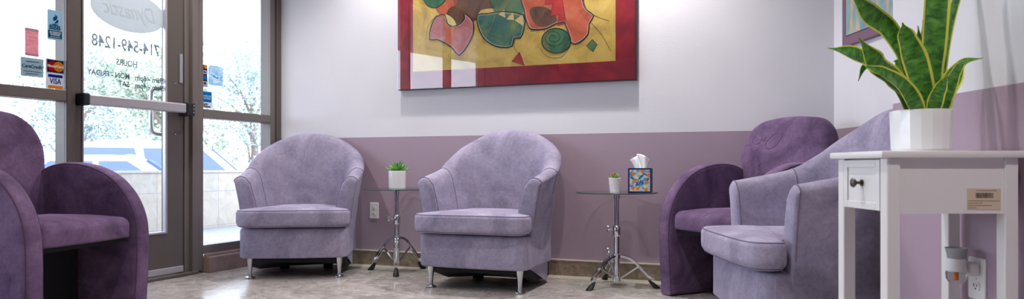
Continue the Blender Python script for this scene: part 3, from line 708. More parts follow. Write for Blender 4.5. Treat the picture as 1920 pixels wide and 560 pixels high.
glass_table('round glass side table on a chrome tripod holding a tissue box', (0.633, 4.19, 0), R(-50), 0.568, 0.245, 0.185, (0.135, 0.122), 0.048, 0.235, 0.335, True)

# ------------------------------------------------------------------ things on the glass tables
def leaf_bm(bm, base, tip, w, thick=0.004, bend=0.0, wide=0.45):
    base, tip = Vector(base), Vector(tip); ax = tip-base; L = ax.length; t_ = ax.normalized()
    s = t_.cross(Vector((0, 0, 1))); s = s.normalized() if s.length > 1e-3 else Vector((1, 0, 0)); nn = s.cross(t_).normalized()
    rings = []
    for k in range(7):
        f = k/6; ww = w*(math.sin(PI*min(1, f*0.5/wide if f < wide else 0.5+0.5*(f-wide)/(1-wide)))**0.8) if 0 < f < 1 else w*(0.35 if f == 0 else 0.04)
        c = base+ax*f+nn*bend*L*f*f
        rings.append([c+s*ww*0.5*math.cos(2*PI*j/8)+nn*(thick*0.5*math.sin(2*PI*j/8)-abs(math.cos(2*PI*j/8))*0*ww) for j in range(8)])
    loft(bm, rings)
M['succ1'] = leafm('succulent_green', srgb(96, 168, 60), srgb(150, 208, 96)); M['succ2'] = leafm('dark_succulent', srgb(40, 104, 52), srgb(92, 150, 70)); M['succ3'] = mat('red_tipped_leaf', srgb(168, 92, 62), 0.5)
def pot_plant(name, label, loc, prof, soilz, soilr, leaves, ribs=0):
    t = thing(name, label, 'plant', loc)
    bm = bmesh.new(); lathe(bm, prof, 48, cap1=False)
    obj('pot', bm, M['ceramic'], t, angle=35)
    bm = bmesh.new(); lathe(bm, [(soilr, soilz-0.012), (soilr, soilz)], 32); obj('soil', bm, M['soil'], t)
    for (b0, tp, w, mk, bd) in leaves:
        bm = bmesh.new(); leaf_bm(bm, b0, tp, w, w*0.3, bd); obj('leaf', bm, M[mk], t)
    return t
rnd = random.Random(7)
lv = []
zp = 0.117
for k in range(30):
    a = 2*PI*k*0.382; ring = k/30
    out = 0.085-0.06*ring; up = 0.012+0.055*ring+rnd.uniform(-0.006, 0.01)
    lv.append(((0.012*math.cos(a), 0.012*math.sin(a), zp+0.005*ring), (out*math.cos(a), out*math.sin(a), zp+up), 0.026-0.008*ring, 'succ1' if rnd.random() < 0.65 else 'succ2', 0.12))
for a, h in ((0.4, 0.075), (1.6, 0.07), (2.6, 0.078), (4.2, 0.06), (5.5, 0.074)):
    lv.append(((0.01*math.cos(a), 0.01*math.sin(a), zp), (0.035*math.cos(a), 0.035*math.sin(a), zp+h), 0.010, 'succ2', 0))
pot_plant('potted_succulent', 'bushy green succulent in a smooth white pot on left glass table', (-0.785, 4.74, 0.571),
          [(0.052, 0.0), (0.056, 0.002), (0.058, 0.008), (0.0585, 0.119), (0.0565, 0.121), (0.053, 0.119), (0.052, 0.10)], 0.112, 0.053, lv)
lv = []
for k in range(16):
    a = 2*PI*k*0.382; ring = k/16; out = 0.036-0.022*ring; up = 0.012+0.022*ring
    lv.append(((0.006*math.cos(a), 0.006*math.sin(a), 0.078), (out*math.cos(a), out*math.sin(a), 0.082+up), 0.016, 'succ1' if k % 3 else 'succ3', 0.1))
pr = [(0.027, 0.0), (0.028, 0.003)]
for k in range(9):
    z = 0.006+k*0.0082; r0 = 0.0285+z*0.105; pr += [(r0, z), (r0+0.0008, z+0.003), (r0, z+0.0065), (r0-0.0012, z+0.0074)]
pr += [(0.039, 0.084), (0.0375, 0.085), (0.035, 0.083), (0.033, 0.07)]
pot_plant('potted_succulent', 'tiny succulent in a ribbed white pot beside the tissue box', (0.612, 4.13, 0.568), pr, 0.077, 0.034, lv)

# tissue box: painted panels with deep blue edges
tb = thing('tissue_box', 'painted cube tissue box with blue leaves and orange dots', 'tissue box', (0.765, 4.13, 0.568), R(-14))
hw = 0.064; hh = 0.142
M['navy'] = mat('navy_edge', srgb(28, 36, 92), 0.3); M['cream'] = mat('cream_panel', srgb(236, 228, 190), 0.3)
def tbox():
    m = mat('painted_cream', rough=0.25); v = coords(m)
    LK(m, ramp(m, noise_n(m, v, 34, 2), [(0.42, srgb(240, 230, 190)), (0.55, srgb(186, 216, 226)), (0.64, srgb(92, 160, 206))]), BC(m)); return m
M['tbox'] = tbox()
box_b = obj('box', merge([B((-hw, hw), (-hw, hw), (0, hh-0.004), 0.001), B((-hw-0.001, hw+0.001), (-hw-0.001, -0.028), (hh-0.006, hh)), B((-hw-0.001, hw+0.001), (0.028, hw+0.001), (hh-0.006, hh)), B((-hw-0.001, -0.035), (-0.028, 0.028), (hh-0.006, hh)), B((0.035, hw+0.001), (-0.028, 0.028), (hh-0.006, hh))]), M['tbox'], tb, False)
bm = bmesh.new()
for sx in (-1, 1):
    for sy in (-1, 1): box(bm, (sx*hw-0.004, sx*hw+0.004), (sy*hw-0.004, sy*hw+0.004), (0, hh+0.001))
for z in (0.003, hh-0.003):
    for s in (-1, 1): box(bm, (-hw, hw), (s*hw-0.0035, s*hw+0.0035), (z-0.004, z+0.004)); box(bm, (s*hw-0.0035, s*hw+0.0035), (-hw, hw), (z-0.004, z+0.004))
obj('edging', bm, M['navy'], box_b, False)
rnd = random.Random(12)
M['oran'] = mat('orange_paint', srgb(240, 134, 56), 0.3); M['bluep'] = mat('blue_paint', srgb(34, 92, 160), 0.3); M['tealp'] = mat('sky_paint', srgb(96, 170, 214), 0.3)
for face in range(4):
    def fn(a, b, h, face=face):
        p = Vector((a, -hw-h, b)); return Matrix.Rotation(face*PI/2, 3, 'Z') @ p
    bl = bmesh.new(); sk = bmesh.new(); od = bmesh.new()
    for k in range(18):
        cx, cz = rnd.uniform(-0.045, 0.045), rnd.uniform(0.022, 0.12); a = rnd.choice((0.4, 0.9, 1.2, 2.2, 2.7)) + rnd.uniform(-0.2, 0.2); L = rnd.uniform(0.030, 0.052)/2
        pts = []
        for j in range(12):
            q = 2*PI*j/12; x = L*math.cos(q); z = 0.0036*math.sin(q)*(1+0.4*math.cos(q)); pts.append((max(-0.058, min(0.058, cx+x*math.cos(a)-z*math.sin(a))), max(0.010, min(0.132, cz+x*math.sin(a)+z*math.cos(a)))))
        prism(bl if k % 3 else sk, pts, fn, 0.0003+0.00002*k, 0.0006+0.00002*k)
    for cx, cz in ((-0.038, 0.025), (-0.012, 0.022), (0.036, 0.018), (0.040, 0.060), (-0.030, 0.068), (-0.036, 0.108), (0.016, 0.124), (0.05, 0.104)):
        prism(od, [(cx+0.0105*math.cos(2*PI*j/10)*(1+0.08*math.sin(3*j)), cz+0.0105*math.sin(2*PI*j/10)) for j in range(10)], fn, 0.0003, 0.0014)
    obj('leaf_pattern', bl, M['bluep'], box_b, False); obj('sky_pattern', sk, M['tealp'], box_b, False); obj('fruit_pattern', od, M['oran'], box_b, False)
# the tissue: a gathered sheet rising from the slot, open at the top with pulled out corners
bm = bmesh.new(); rings = []
outl = [(-0.062, 0.055), (-0.05, 0.062), (-0.022, 0.078), (-0.02, 0.090), (0.004, 0.088), (0.030, 0.076), (0.058, 0.052)]
for k in range(9):
    f = k/8; row = []
    for j in range(33):
        g = j/32; xi = g*2-1
        q = g*(len(outl)-1); i0 = min(int(q), len(outl)-2); ff = q-i0
        tx = outl[i0][0]*(1-ff)+outl[i0+1][0]*ff; tz = outl[i0][1]*(1-ff)+outl[i0+1][1]*ff
        bx = xi*0.034
        x = bx*(1-f**1.6)+tx*f**1.6 if True else 0; z = tz*f
        y = 0.010*math.sin(g*19+f*1.5)*(0.4+f)+0.012*math.sin(g*7)*(1-f*0.3)
        row.append(Vector((x, y, hh-0.004+z)))
    rings.append(row)
loft(bm, rings, False, False, False)
M['tissue'] = mat('tissue_paper', srgb(246, 244, 248), 0.9, 0, Subsurface_Weight=0.0)
ts = obj('tissue', bm, M['tissue'], tb, angle=80); md = ts.modifiers.new('s', 'SOLIDIFY'); md.thickness = 0.0008

# ------------------------------------------------------------------ outlets
def outlet(label, loc, rotz, w=0.072, h=0.118):
    t = thing('wall_outlet', label, 'outlet', loc, rotz)       # faces local -y
    fn = lambda a, b, hh_: Vector((a, -hh_, b))
    bm = bmesh.new(); pillow(bm, rrect(w, h, 0.006), 0.0, 0.006, 0.001, 0.003, fn); obj('plate', bm, M['white_plastic'], t)
    for z in (-0.021, 0.021):
        pts = [(0.0165*math.cos(2*PI*k/24), max(-0.0125, min(0.0125, 0.0165*math.sin(2*PI*k/24)))+z) for k in range(24)]
        bm = bmesh.new(); prism(bm, pts, fn, 0.005, 0.0085); so = obj('socket', bm, M['white_plastic'], t, False)
        bm = bmesh.new(); box(bm, (-0.0075, -0.0055), (-0.0092, -0.008), (z-0.002, z+0.007)); box(bm, (0.0055, 0.0075), (-0.0092, -0.008), (z-0.001, z+0.006)); prism(bm, [(0.0025*math.cos(2*PI*k/12), z-0.007+0.0025*math.sin(2*PI*k/12)) for k in range(12)], fn, 0.008, 0.0092)
        obj('slot', bm, M['dark_slot'], so, False)
    bm = bmesh.new(); lathe(bm, [(0.0028, 0), (0.0022, 0.0012)], 12); bmesh.ops.rotate(bm, verts=bm.verts, cent=(0, 0, 0), matrix=Matrix.Rotation(PI/2, 3, 'X')); bmesh.ops.translate(bm, verts=bm.verts, vec=(0, -0.006, 0)); obj('screw', bm, M['steel'], t)
    return t
def BW(s, d=0.0, z=0.0): return LO+Vector((math.cos(BA), math.sin(BA), 0))*s+Vector((math.sin(BA), -math.cos(BA), 0))*d+Vector((0, 0, z))
def bw_s(px):   # distance along the back wall seen in image column px
    r = (px-960)/1300; return (r*LO.y-LO.x)/(math.cos(BA)-r*math.sin(BA))
outlet('white double outlet low on the back wall left of the glass table', BW(bw_s(702), 0.0, 0.396), BA)
outlet('white outlet on the right wall behind the white table legs', (1.313, 1.952, 0.405), R(-90))
# plug-in air freshener in that outlet
af = thing('air_freshener', 'white and grey plug-in air freshener with orange wick', 'air freshener', (1.313, 1.952, 0.43), R(-90))
M['grey_plastic'] = mat('grey_plastic', srgb(160, 164, 166), 0.4); M['wick'] = mat('orange_wick', srgb(236, 120, 30), 0.5)
cy = -0.062
bm = bmesh.new(); box(bm, (-0.022, 0.022), (-0.035, -0.0093), (-0.018, 0.022), 0.008, 3); obj('plug', bm, M['white_plastic'], af)
bm = bmesh.new(); lathe(bm, [(0.026, -0.003), (0.0255, 0.006), (0.0235, 0.02), (0.0225, 0.032)], 32, (0, cy, 0)); hb_ = obj('housing', bm, M['white_plastic'], af)
bm = bmesh.new(); lathe(bm, [(0.0226, 0.0322), (0.0235, 0.042), (0.0265, 0.055), (0.029, 0.062), (0.026, 0.062), (0.022, 0.05)], 32, (0, cy, 0)); obj('collar', bm, M['grey_plastic'], af)
bm = bmesh.new(); lathe(bm, [(0.012, -0.037), (0.020, -0.034), (0.026, -0.024), (0.0275, -0.012), (0.026, -0.003)], 32, (0, cy, 0)); obj('bottle', bm, M['clear'], af)
bm = bmesh.new(); lathe(bm, [(0.0045, -0.026), (0.0045, -0.002)], 12, (0, cy, 0)); obj('wick', bm, M['wick'], af)

# ------------------------------------------------------------------ big abstract painting
def paint_mat(name, stops, scale=6, rough=0.45, dist=1.5):
    m = mat(name, rough=rough); LK(m, ramp(m, noise_n(m, coords(m), scale, 6, 0.65, dist), stops), BC(m)); return m
PT = thing('abstract_painting', 'large abstract painting with a red border on the back wall', 'painting', BW(0, 0, 0), BA)
ps0, ps1 = bw_s(751.5), bw_s(1195); pz0, pz1 = 1.268, 2.36
PF = 0.045
pn = lambda a, b, h: Vector((a, -h, b))
obj('frame', B((ps0, ps1), (-PF, 0), (pz0, pz1), 0.002, 1), mat('dark_frame', srgb(70, 40, 52), 0.4), PT, False)
redm = paint_mat('red_lacquer', [(0.3, srgb(124, 10, 36)), (0.5, srgb(156, 18, 48)), (0.7, srgb(188, 42, 46))], 5)
yel = paint_mat('ochre_ground', [(0.28, srgb(176, 148, 76)), (0.48, srgb(226, 192, 94)), (0.7, srgb(242, 214, 124))], 4)
board = obj('border', B((ps0+0.006, ps1-0.006), (-PF-0.001, -PF+0.001), (pz0+0.006, pz1-0.006)), redm, PT, False)
def pw(px, py):      # point on the picture face seen in the photograph's pixel
    s = bw_s(px); q = BW(s, 0.03); return (s, 0.72+(312-py)*q.y/1300)
ix0 = pw(780, 136)[0]; ix1 = pw(1157, 118)[0]; iz0 = pw(780, 135)[1]
obj('canvas', B((ix0, ix1), (-PF-0.0015, -PF-0.0008), (iz0, pz1-0.11)), yel, PT, False)
def shape(name, pix, m, layer, outline=None, sm=3):
    pts = [pw(*p) for p in pix]
    if sm: pts = [(p.x, p.y) for p in catmull([Vector((a, b, 0)) for a, b in pts], sm, True)]
    h0 = PF+0.0015+0.0006*layer
    bm = bmesh.new(); prism(bm, pts, pn, h0, h0+0.0006); o = obj(name, bm, m, PT, False)
    if outline:
        bm = bmesh.new(); tube(bm, [pn(a, b, h0+0.0004) for a, b in pts], outline, 6, True); obj('outline', bm, flat(26, 20, 24), o)
        if outline > 0.003:
            bm = bmesh.new(); ins = inset_poly(pts, 0.0085); tube(bm, [pn(p.x, p.y, h0+0.0007) for p in ins], 0.0016, 6, True); obj('inner_contour', bm, flat(236, 226, 218), o)  # cream contour line of the artwork, just inside the dark one
    return o
ax = lambda x: 740+x*470/1462.0
ay = lambda y: y*180/560.0
Z8 = lambda L: [(ax(x), ay(y)) for x, y in L]      # coordinates taken from an enlarged crop of the painting
teal = paint_mat('teal_glaze', [(0.3, srgb(24, 66, 70)), (0.5, srgb(56, 122, 108)), (0.66, srgb(150, 160, 90)), (0.75, srgb(180, 150, 84))], 3)
green = paint_mat('green_glaze', [(0.3, srgb(40, 84, 62)), (0.5, srgb(76, 140, 98)), (0.66, srgb(150, 130, 80)), (0.8, srgb(180, 120, 80))], 5)
orange = paint_mat('orange_glaze', [(0.25, srgb(120, 60, 40)), (0.45, srgb(206, 96, 60)), (0.6, srgb(222, 120, 88)), (0.75, srgb(214, 160, 96))], 3.5)
red2 = paint_mat('red_glaze', [(0.3, srgb(170, 30, 36)), (0.7, srgb(222, 60, 60))], 5)
pink = paint_mat('pink_glaze', [(0.3, srgb(176, 60, 52)), (0.55, srgb(214, 140, 140)), (0.75, srgb(222, 176, 172))], 4)
brown = paint_mat('brown_glaze', [(0.3, srgb(74, 44, 38)), (0.6, srgb(128, 86, 56)), (0.8, srgb(176, 120, 84))], 5)
gold = mat('gold_leaf', srgb(246, 226, 150), 0.25, 0.3)
shape('painted_shape', Z8([(180, -40), (196, 20), (235, 48), (280, 38), (320, -10), (320, -60)]), green, 1, 0.002)
shape('painted_shape', Z8([(255, 50), (290, 96), (330, 70), (372, 30), (385, -30), (300, -50), (275, 10)]), orange, 0)
shape('painted_shape', Z8([(330, 60), (320, 95), (345, 150), (390, 140), (410, 110), (385, 50), (360, 38)]), brown, 1)
shape('painted_shape', Z8([(380, -60), (385, 100), (440, 130), (490, 120), (520, 60), (640, 40), (700, -60)]), brown, 0)
shape('painted_shape', Z8([(310, 90), (262, 100), (232, 150), (220, 232), (262, 232), (320, 258), (360, 290), (392, 326), (440, 270), (474, 200), (474, 130), (440, 92), (420, 84), (424, 108), (400, 140), (360, 156), (325, 140)]), pink, 2, 0.0036, 2)
shape('painted_shape', Z8([(314, 130), (314, 240), (350, 280), (368, 160), (340, 150)]), orange, 3, None, 2)
shape('painted_shape', Z8([(308, 84), (312, 120), (340, 156), (376, 160), (372, 128), (345, 98)]), gold, 4, 0.0015, 2)
shape('painted_shape', Z8([(560, -60), (590, 60), (640, 90), (760, 80), (770, -60)]), green, 0)
shape('painted_shape', Z8([(498, 90), (500, 150), (530, 220), (580, 262), (640, 280), (700, 272), (710, 226), (748, 224), (768, 170), (766, 90), (640, 70), (560, 82)]), teal, 2, 0.0036, 2)
for tri in ([(618, 88), (656, 56), (662, 108)], [(664, 116), (708, 70), (712, 122)], [(712, 122), (762, 84), (768, 158)]):
    shape('painted_shape', Z8(tri), gold, 3, 0.0014, 0)
bm = bmesh.new()
for k in range(14):
    a = k/13; x, y = ax(548+a*62+6*math.sin(a*3)), ay(216-a*150); s, z = pw(x, y); prism(bm, [(s+0.0032*math.cos(q*PI/3), z+0.0032*math.sin(q*PI/3)) for q in range(6)], pn, PF+0.0032, PF+0.005)
obj('painted_shape', bm, mat('bead_paint', srgb(232, 170, 60), 0.4), PT, False)
shape('painted_shape', Z8([(770, -60), (768, 60), (790, 150), (820, 176), (900, 170), (1000, 130), (1040, 250), (1090, 250), (1140, 200), (1146, 140), (1172, 94), (1130, 60), (1108, 10), (1112, -60)]), orange, 1, 0.0036, 2)
shape('painted_shape', Z8([(800, 60), (830, 140), (900, 160), (960, 120), (920, 60), (860, 40)]), brown, 2)
shape('painted_shape', Z8([(900, -60), (890, 30), (934, 26), (920, 100), (972, 86), (962, 152), (1012, 138), (1000, 60), (980, -60)]), red2, 3, 0.0014, 0)
shape('painted_shape', [(ax(955+84*math.cos(2*PI*k/20)), ay(240+72*math.sin(2*PI*k/20))) for k in range(20)], green, 3, 0.0028)
sp = []
for k in range(40):
    a = k*0.33; r_ = 62-k*1.35; sp.append(pw(ax(940+r_*math.cos(a)), ay(222+r_*0.85*math.sin(a))))
bm = bmesh.new(); tube(bm, [pn(a, b, PF+0.0046) for a, b in sp], 0.0015, 5); obj('drawn_line', bm, flat(70, 50, 40), PT)
shape('painted_shape', Z8([(742, 306), (698, 358), (770, 384)]), red2, 1, 0.002, 0)
shape('painted_shape', Z8([(1162, 232), (1130, 268), (1168, 304), (1190, 262)]), green, 1, 0.0018, 0)
for L in ([(1080, 60), (1160, 140), (1220, 210), (1270, 300)], [(1110, -20), (1130, 60), (1190, 100), (1260, 124)], [(716, 230), (712, 280), (735, 312)], [(770, 180), (808, 160), (812, 186), (880, 160), (884, 190)], [(200, 232), (215, 150), (262, 92)], [(860, 280), (900, 330), (980, 336), (1040, 270)]):
    bm = bmesh.new(); tube(bm, catmull([pn(*pw(ax(x), ay(y)), PF+0.002) for x, y in L], 5), 0.0012, 5); obj('drawn_line', bm, flat(74, 60, 44), PT)
obj('glazing', B((ps0+0.003, ps1-0.003), (-PF-0.0085, -PF-0.0075), (pz0+0.003, pz1-0.003)), M['picglass'], PT, False)

# ------------------------------------------------------------------ picture on the right wall (mat with a street scene, seen at a slant)
P2_ = thing('framed_picture', 'blue green picture in a plum mount on the right wall', 'picture', (BEND.x, 0, 0), 0)
obj('frame', B((-0.022, 0), (2.75, 3.885), (1.385, 2.2), 0.002, 1), mat('plum_mount', srgb(120, 84, 108), 0.5), P2_, False)
def street():
    m = mat('blue_green_scene', rough=0.4); v = coords(m, (1, 1, 1))
    sky = ramp(m, noise_n(m, v, 3, 5, 0.6, 1.0), [(0.3, srgb(110, 150, 152)), (0.5, srgb(132, 176, 176)), (0.7, srgb(90, 140, 168))])
    vv = coords(m, (1, 7, 1.6)); streak = ramp(m, noise_n(m, vv, 3.2, 4, 0.6), [(0.5, (0, 0, 0, 1)), (0.62, (1, 1, 1, 1))])
    LK(m, mix(m, streak, sky, srgb(206, 176, 140)), BC(m)); return m
cv = obj('print', B((-0.024, -0.021), (2.85, 3.835), (1.443, 2.1)), street(), P2_, False)
obj('fillet', merge([B((-0.0245, -0.021), (2.85, 3.838), (1.439, 1.443)), B((-0.0245, -0.021), (3.835, 3.839), (1.439, 2.1))]), flat(60, 60, 66), P2_, False)
bm = bmesh.new()
for y0, y1, z0, z1 in ((3.60, 3.615, 1.47, 2.1), (3.30, 3.60, 1.62, 1.635), (3.2, 3.58, 1.70, 1.71), (3.63, 3.70, 1.60, 1.607)): box(bm, (-0.0252, -0.0238), (y0, y1), (z0, z1))
obj('painted_post', bm, flat(72, 96, 104), cv, False)
obj('glazing', B((-0.0275, -0.0268), (2.76, 3.875), (1.39, 2.19)), M['picglass2'], P2_, False)
# brown framed board at the right edge on the near wall
fb = obj('wooden_frame', merge([B((1.283, 1.313), (1.715, 1.738), (0.874, 2.2), 0.002, 1), B((1.283, 1.313), (0.9, 1.715), (0.874, 0.92), 0.002, 1), B((1.298, 1.313), (0.9, 1.715), (0.92, 2.2))]), mat('brown_wood', srgb(120, 100, 84), 0.5), None, False)
tag(fb, 'brown wooden frame hanging at the extreme right edge', 'frame')

# ------------------------------------------------------------------ white telephone table
TX0, TX1, TY0, TY1 = 0.955, 1.290, 1.765, 2.030
wt = thing('white_side_table', 'narrow white side table with one drawer, holding the snake plant', 'side table', (TX0, TY0, 0))
w_, d_ = TX1-TX0, TY1-TY0; lw = 0.034
obj('table_top', B((-0.020, w_+0.012), (-0.012, d_+0.012), (0.742, 0.760), 0.004, 2), M['white_paint'], wt)
for x in (0, w_-lw):
    for y in (0, d_-lw): obj('leg', B((x, x+lw), (y, y+lw), (0, 0.742), 0.002, 1), M['white_paint'], wt, False)
obj('apron', merge([B((lw, w_-lw), (0.006, 0.022), (0.600, 0.742)), B((lw, w_-lw), (d_-0.022, d_-0.006), (0.600, 0.742)), B((w_-0.022, w_-0.006), (lw, d_-lw), (0.600, 0.742))]), M['white_paint'], wt, False)
dr = obj('drawer', merge([B((0.003, 0.019), (lw+0.002, d_-lw-0.002), (0.605, 0.738), 0.001, 1),
                          B((-0.001, 0.003), (lw+0.002, lw+0.022), (0.605, 0.738), 0.001, 1), B((-0.001, 0.003), (d_-lw-0.022, d_-lw-0.002), (0.605, 0.738), 0.001, 1),
                          B((-0.001, 0.003), (lw+0.022, d_-lw-0.022), (0.605, 0.625), 0.001, 1), B((-0.001, 0.003), (lw+0.022, d_-lw-0.022), (0.718, 0.738), 0.001, 1)]), M['white_paint'], wt, False)
bm = bmesh.new(); lathe(bm, [(0.009, 0), (0.009, 0.003), (0.004, 0.006), (0.004, 0.016), (0.010, 0.019), (0.0135, 0.024), (0.011, 0.028), (0.004, 0.030)], 24)
bmesh.ops.rotate(bm, verts=bm.verts, cent=(0, 0, 0), matrix=Matrix.Rotation(-PI/2, 3, 'Y')); bmesh.ops.translate(bm, verts=bm.verts, vec=(0.003, d_/2, 0.676)); obj('knob', bm, M['knob'], dr)
# paper barcode label on the apron facing the camera
lb = obj('paper_label', B((w_-0.128, w_-0.042), (0.0050, 0.0060), (0.610, 0.664)), flat(214, 194, 170, 0.7), wt, False)
bm = bmesh.new(); rnd = random.Random(3); x = w_-0.106
while x < w_-0.062:
    b_ = rnd.choice((0.0006, 0.001, 0.0016)); box(bm, (x, x+b_), (0.0046, 0.0050), (0.640, 0.653)); x += b_+rnd.choice((0.0007, 0.0012))
obj('barcode', bm, flat(60, 50, 50), lb, False)
bms = []       # lines of print too small to read, as broken strokes
rnd = random.Random(5)
for x0_, z, wd2 in ((w_-0.105, 0.6585, 0.045), (w_-0.126, 0.6325, 0.078), (w_-0.126, 0.6265, 0.035), (w_-0.126, 0.6205, 0.062), (w_-0.126, 0.6145, 0.02)):
    x = x0_
    while x < x0_+wd2:
        l_ = rnd.uniform(0.003, 0.009); bms.append(B((x, x+l_), (0.0047, 0.0050), (z-0.0007, z+0.0007))); x += l_+0.0012
obj('print', merge(bms), flat(90, 76, 70), lb, False)

# ------------------------------------------------------------------ snake plant
PX, PY, PZ = 1.121, 1.90, 0.760
sn = thing('snake_plant', 'yellow edged snake plant in a white pot on the white table', 'plant', (PX, PY, PZ))
bm = bmesh.new(); lathe(bm, [(0.061, 0.0), (0.070, 0.002), (0.074, 0.008), (0.0775, 0.108), (0.0768, 0.1115), (0.0742, 0.113), (0.0715, 0.111), (0.069, 0.09)], 18, cap1=False)
pot = obj('pot', bm, M['ceramic'], sn, angle=14)
bm = bmesh.new(); lathe(bm, [(0.0695, 0.085), (0.0695, 0.098)], 40); obj('soil', bm, M['soil'], sn)
def snake_mat():
    m = mat('snake_leaf', rough=0.38); uv = N(m, 'ShaderNodeUVMap'); s = N(m, 'ShaderNodeSeparateXYZ'); LK(m, uv.outputs[0], s.inputs[0])
    mp = N(m, 'ShaderNodeMapping'); mp.inputs['Scale'].default_value = (1.5, 20, 1); LK(m, uv.outputs[0], mp.inputs[0])
    band = ramp(m, noise_n(m, mp.outputs[0], 1.2, 3, 0.6, 0.6), [(0.36, srgb(44, 96, 34)), (0.52, srgb(76, 138, 48)), (0.70, srgb(112, 168, 70))])
    mp2 = N(m, 'ShaderNodeMapping'); mp2.inputs['Scale'].default_value = (6, 1.0, 1); LK(m, uv.outputs[0], mp2.inputs[0])
    wob = noise_n(m, mp2.outputs[0], 4, 2)
    a = N(m, 'ShaderNodeMath', operation='SUBTRACT'); LK(m, s.outputs[0], a.inputs[0]); a.inputs[1].default_value = 0.5
    b = N(m, 'ShaderNodeMath', operation='ABSOLUTE'); LK(m, a.outputs[0], b.inputs[0])
    c = N(m, 'ShaderNodeMath', operation='MULTIPLY_ADD'); LK(m, wob, c.inputs[0]); c.inputs[1].default_value = 0.10; LK(m, b.outputs[0], c.inputs[2])
    e = ramp(m, c.outputs[0], [(0.452, (0, 0, 0, 1)), (0.472, (1, 1, 1, 1))])
    LK(m, mix(m, e, band, srgb(216, 216, 84)), BC(m)); return m
M['snake'] = snake_mat()
def wpt(px, py, D): return Vector(((px-960)*D/1300-PX, D-PY, 0.72+(312-py)*D/1300-PZ))
def snake_leaf(ctrl, widths, nrm=(0, -1, 0), cup=0.25, twist=None):
    """ctrl: centre line points; widths: full width per control point"""
    P_ = catmull(ctrl, 5); n = len(P_); nn = Vector(nrm).normalized(); rings = []; us = []
    for i, p in enumerate(P_):
        f = i/(n-1)*(len(widths)-1); i0 = min(int(f), len(widths)-2); ff = f-i0; ff = ff*ff*(3-2*ff)
        w = (widths[i0]*(1-ff)+widths[i0+1]*ff)*1.12
        tg = (P_[min(i+1, n-1)]-P_[max(i-1, 0)]).normalized()
        nv = nn if not twist else (Matrix.Rotation(twist*i/(n-1), 3, tg) @ nn)
        s = tg.cross(nv).normalized(); q = s.cross(tg).normalized(); ring = []
        for j in range(16):
            if j <= 8: u = j/8*2-1; th = 0.0012
            else: u = 1-(j-8)/8*2; th = -0.0012
            if j in (0, 8): th = 0
            e_ = (1-abs(u)**2)
            ring.append(p+s*w*0.5*u-q*(cup*w*0.5*(1-u*u))+q*th*e_**0.5)
        for v_ in ring:
            rr_ = math.hypot(v_.x, v_.y); lim = 0.060+max(0.0, v_.z-0.105)*1.6
            if v_.z < 0.2 and rr_ > lim: v_.x *= lim/rr_; v_.y *= lim/rr_
        rings.append(ring); us.append(i/(n-1))
    bm = bmesh.new(); uvl = bm.loops.layers.uv.new('UVMap')
    V = loft(bm, rings); idx = {}
    for i, r_ in enumerate(V):
        for j, v in enumerate(r_): idx[v] = ((j/8) if j <= 8 else (16-j)/8, us[i])
    for f in bm.faces:
        for l in f.loops: l[uvl].uv = idx[l.vert]
    return obj('leaf', bm, M['snake'], sn, angle=70)
W_ = wpt
# (front to back) each leaf rises from the soil inside the pot rim
snake_leaf([W_(1730, 222, 1.915), W_(1712, 165, 1.92), W_(1698, 110, 1.92), W_(1668, 55, 1.90), W_(1634, 28, 1.87), W_(1598, -12, 1.84)], [0.030, 0.034, 0.036, 0.046, 0.050, 0.012], (0.1, -1, -0.35))
snake_leaf([W_(1738, 222, 1.87), W_(1730, 165, 1.86), W_(1716, 110, 1.86), W_(1700, 68, 1.86), W_(1692, 42, 1.86)], [0.040, 0.066, 0.070, 0.050, 0.003], (0.1, -1, 0.0))
snake_leaf([W_(1748, 222, 1.90), W_(1748, 150, 1.90), W_(1753, 70, 1.89), W_(1758, 0, 1.89), W_(1762, -60, 1.90), W_(1764, -110, 1.90)], [0.040, 0.052, 0.064, 0.066, 0.050, 0.002], (0.0, -1, 0.0))
snake_leaf([W_(1756, 222, 1.935), W_(1766, 140, 1.94), W_(1778, 60, 1.95), W_(1795, -5, 1.96), W_(1815, -60, 1.97)], [0.036, 0.040, 0.040, 0.034, 0.003], (0.55, -1, 0.0))
snake_leaf([W_(1736, 222, 1.95), W_(1730, 140, 1.96), W_(1726, 90, 1.96), W_(1721, 48, 1.96)], [0.03, 0.034, 0.026, 0.002], (0, -1, 0))
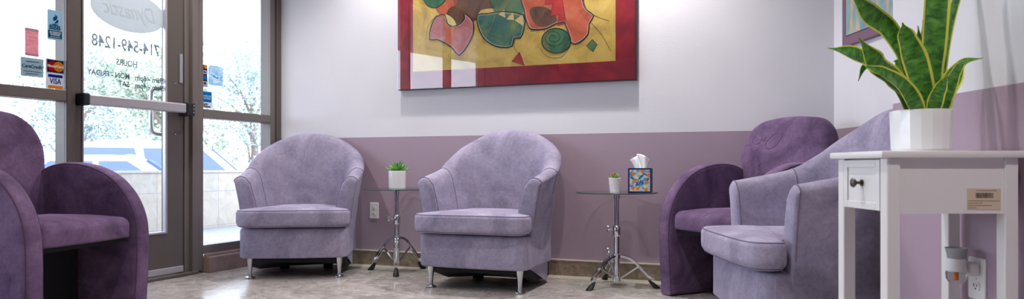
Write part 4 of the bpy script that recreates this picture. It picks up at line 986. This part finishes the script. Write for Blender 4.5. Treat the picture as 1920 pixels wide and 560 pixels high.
snake_leaf([W_(1744, 222, 1.97), W_(1738, 130, 1.98), W_(1733, 80, 1.98), W_(1730, 38, 1.98)], [0.03, 0.034, 0.022, 0.002], (0.2, -1, 0))
snake_leaf([W_(1726, 222, 1.88), W_(1706, 176, 1.86), W_(1672, 142, 1.83), W_(1644, 118, 1.80), W_(1610, 70, 1.78)], [0.030, 0.040, 0.056, 0.056, 0.003], (-0.3, -1, 0.35), 0.15)
snake_leaf([W_(1722, 224, 1.845), W_(1708, 186, 1.83), W_(1690, 158, 1.81), W_(1660, 138, 1.79), W_(1624, 124, 1.78)], [0.052, 0.060, 0.052, 0.038, 0.008], (-0.2, -1, 0.5), 0.2)
snake_leaf([W_(1714, 224, 1.93), W_(1690, 170, 1.94), W_(1650, 128, 1.95), W_(1604, 100, 1.96), W_(1552, 90, 1.96)], [0.030, 0.034, 0.038, 0.046, 0.002], (0.0, -1, 0.45), 0.2)
snake_leaf([W_(1720, 224, 1.96), W_(1690, 165, 1.98), W_(1645, 126, 1.99), W_(1622, 124, 1.99), W_(1609, 152, 1.99)], [0.02, 0.024, 0.022, 0.016, 0.002], (0.2, -1, 0.5), 0.2)
snake_leaf([W_(1718, 222, 1.96), W_(1712, 170, 1.97), W_(1700, 135, 1.98), W_(1684, 118, 1.99), W_(1676, 114, 1.99)], [0.03, 0.036, 0.034, 0.02, 0.003], (-0.2, -1, 0.2), 0.3)
snake_leaf([W_(1752, 222, 1.90), W_(1768, 180, 1.90), W_(1786, 148, 1.90), W_(1806, 116, 1.91), W_(1843, 109, 1.92)], [0.030, 0.046, 0.046, 0.020, 0.002], (-0.35, -1, 0.5), 0.25)
snake_leaf([W_(1758, 224, 1.86), W_(1766, 196, 1.855), W_(1780, 166, 1.85), W_(1796, 130, 1.86), W_(1812, 112, 1.88)], [0.034, 0.052, 0.040, 0.024, 0.003], (0.2, -1, 0.2), 0.25)
snake_leaf([W_(1748, 224, 1.845), W_(1754, 190, 1.84), W_(1764, 165, 1.84), W_(1778, 138, 1.845)], [0.030, 0.038, 0.030, 0.002], (-0.1, -1, 0.1), 0.25)
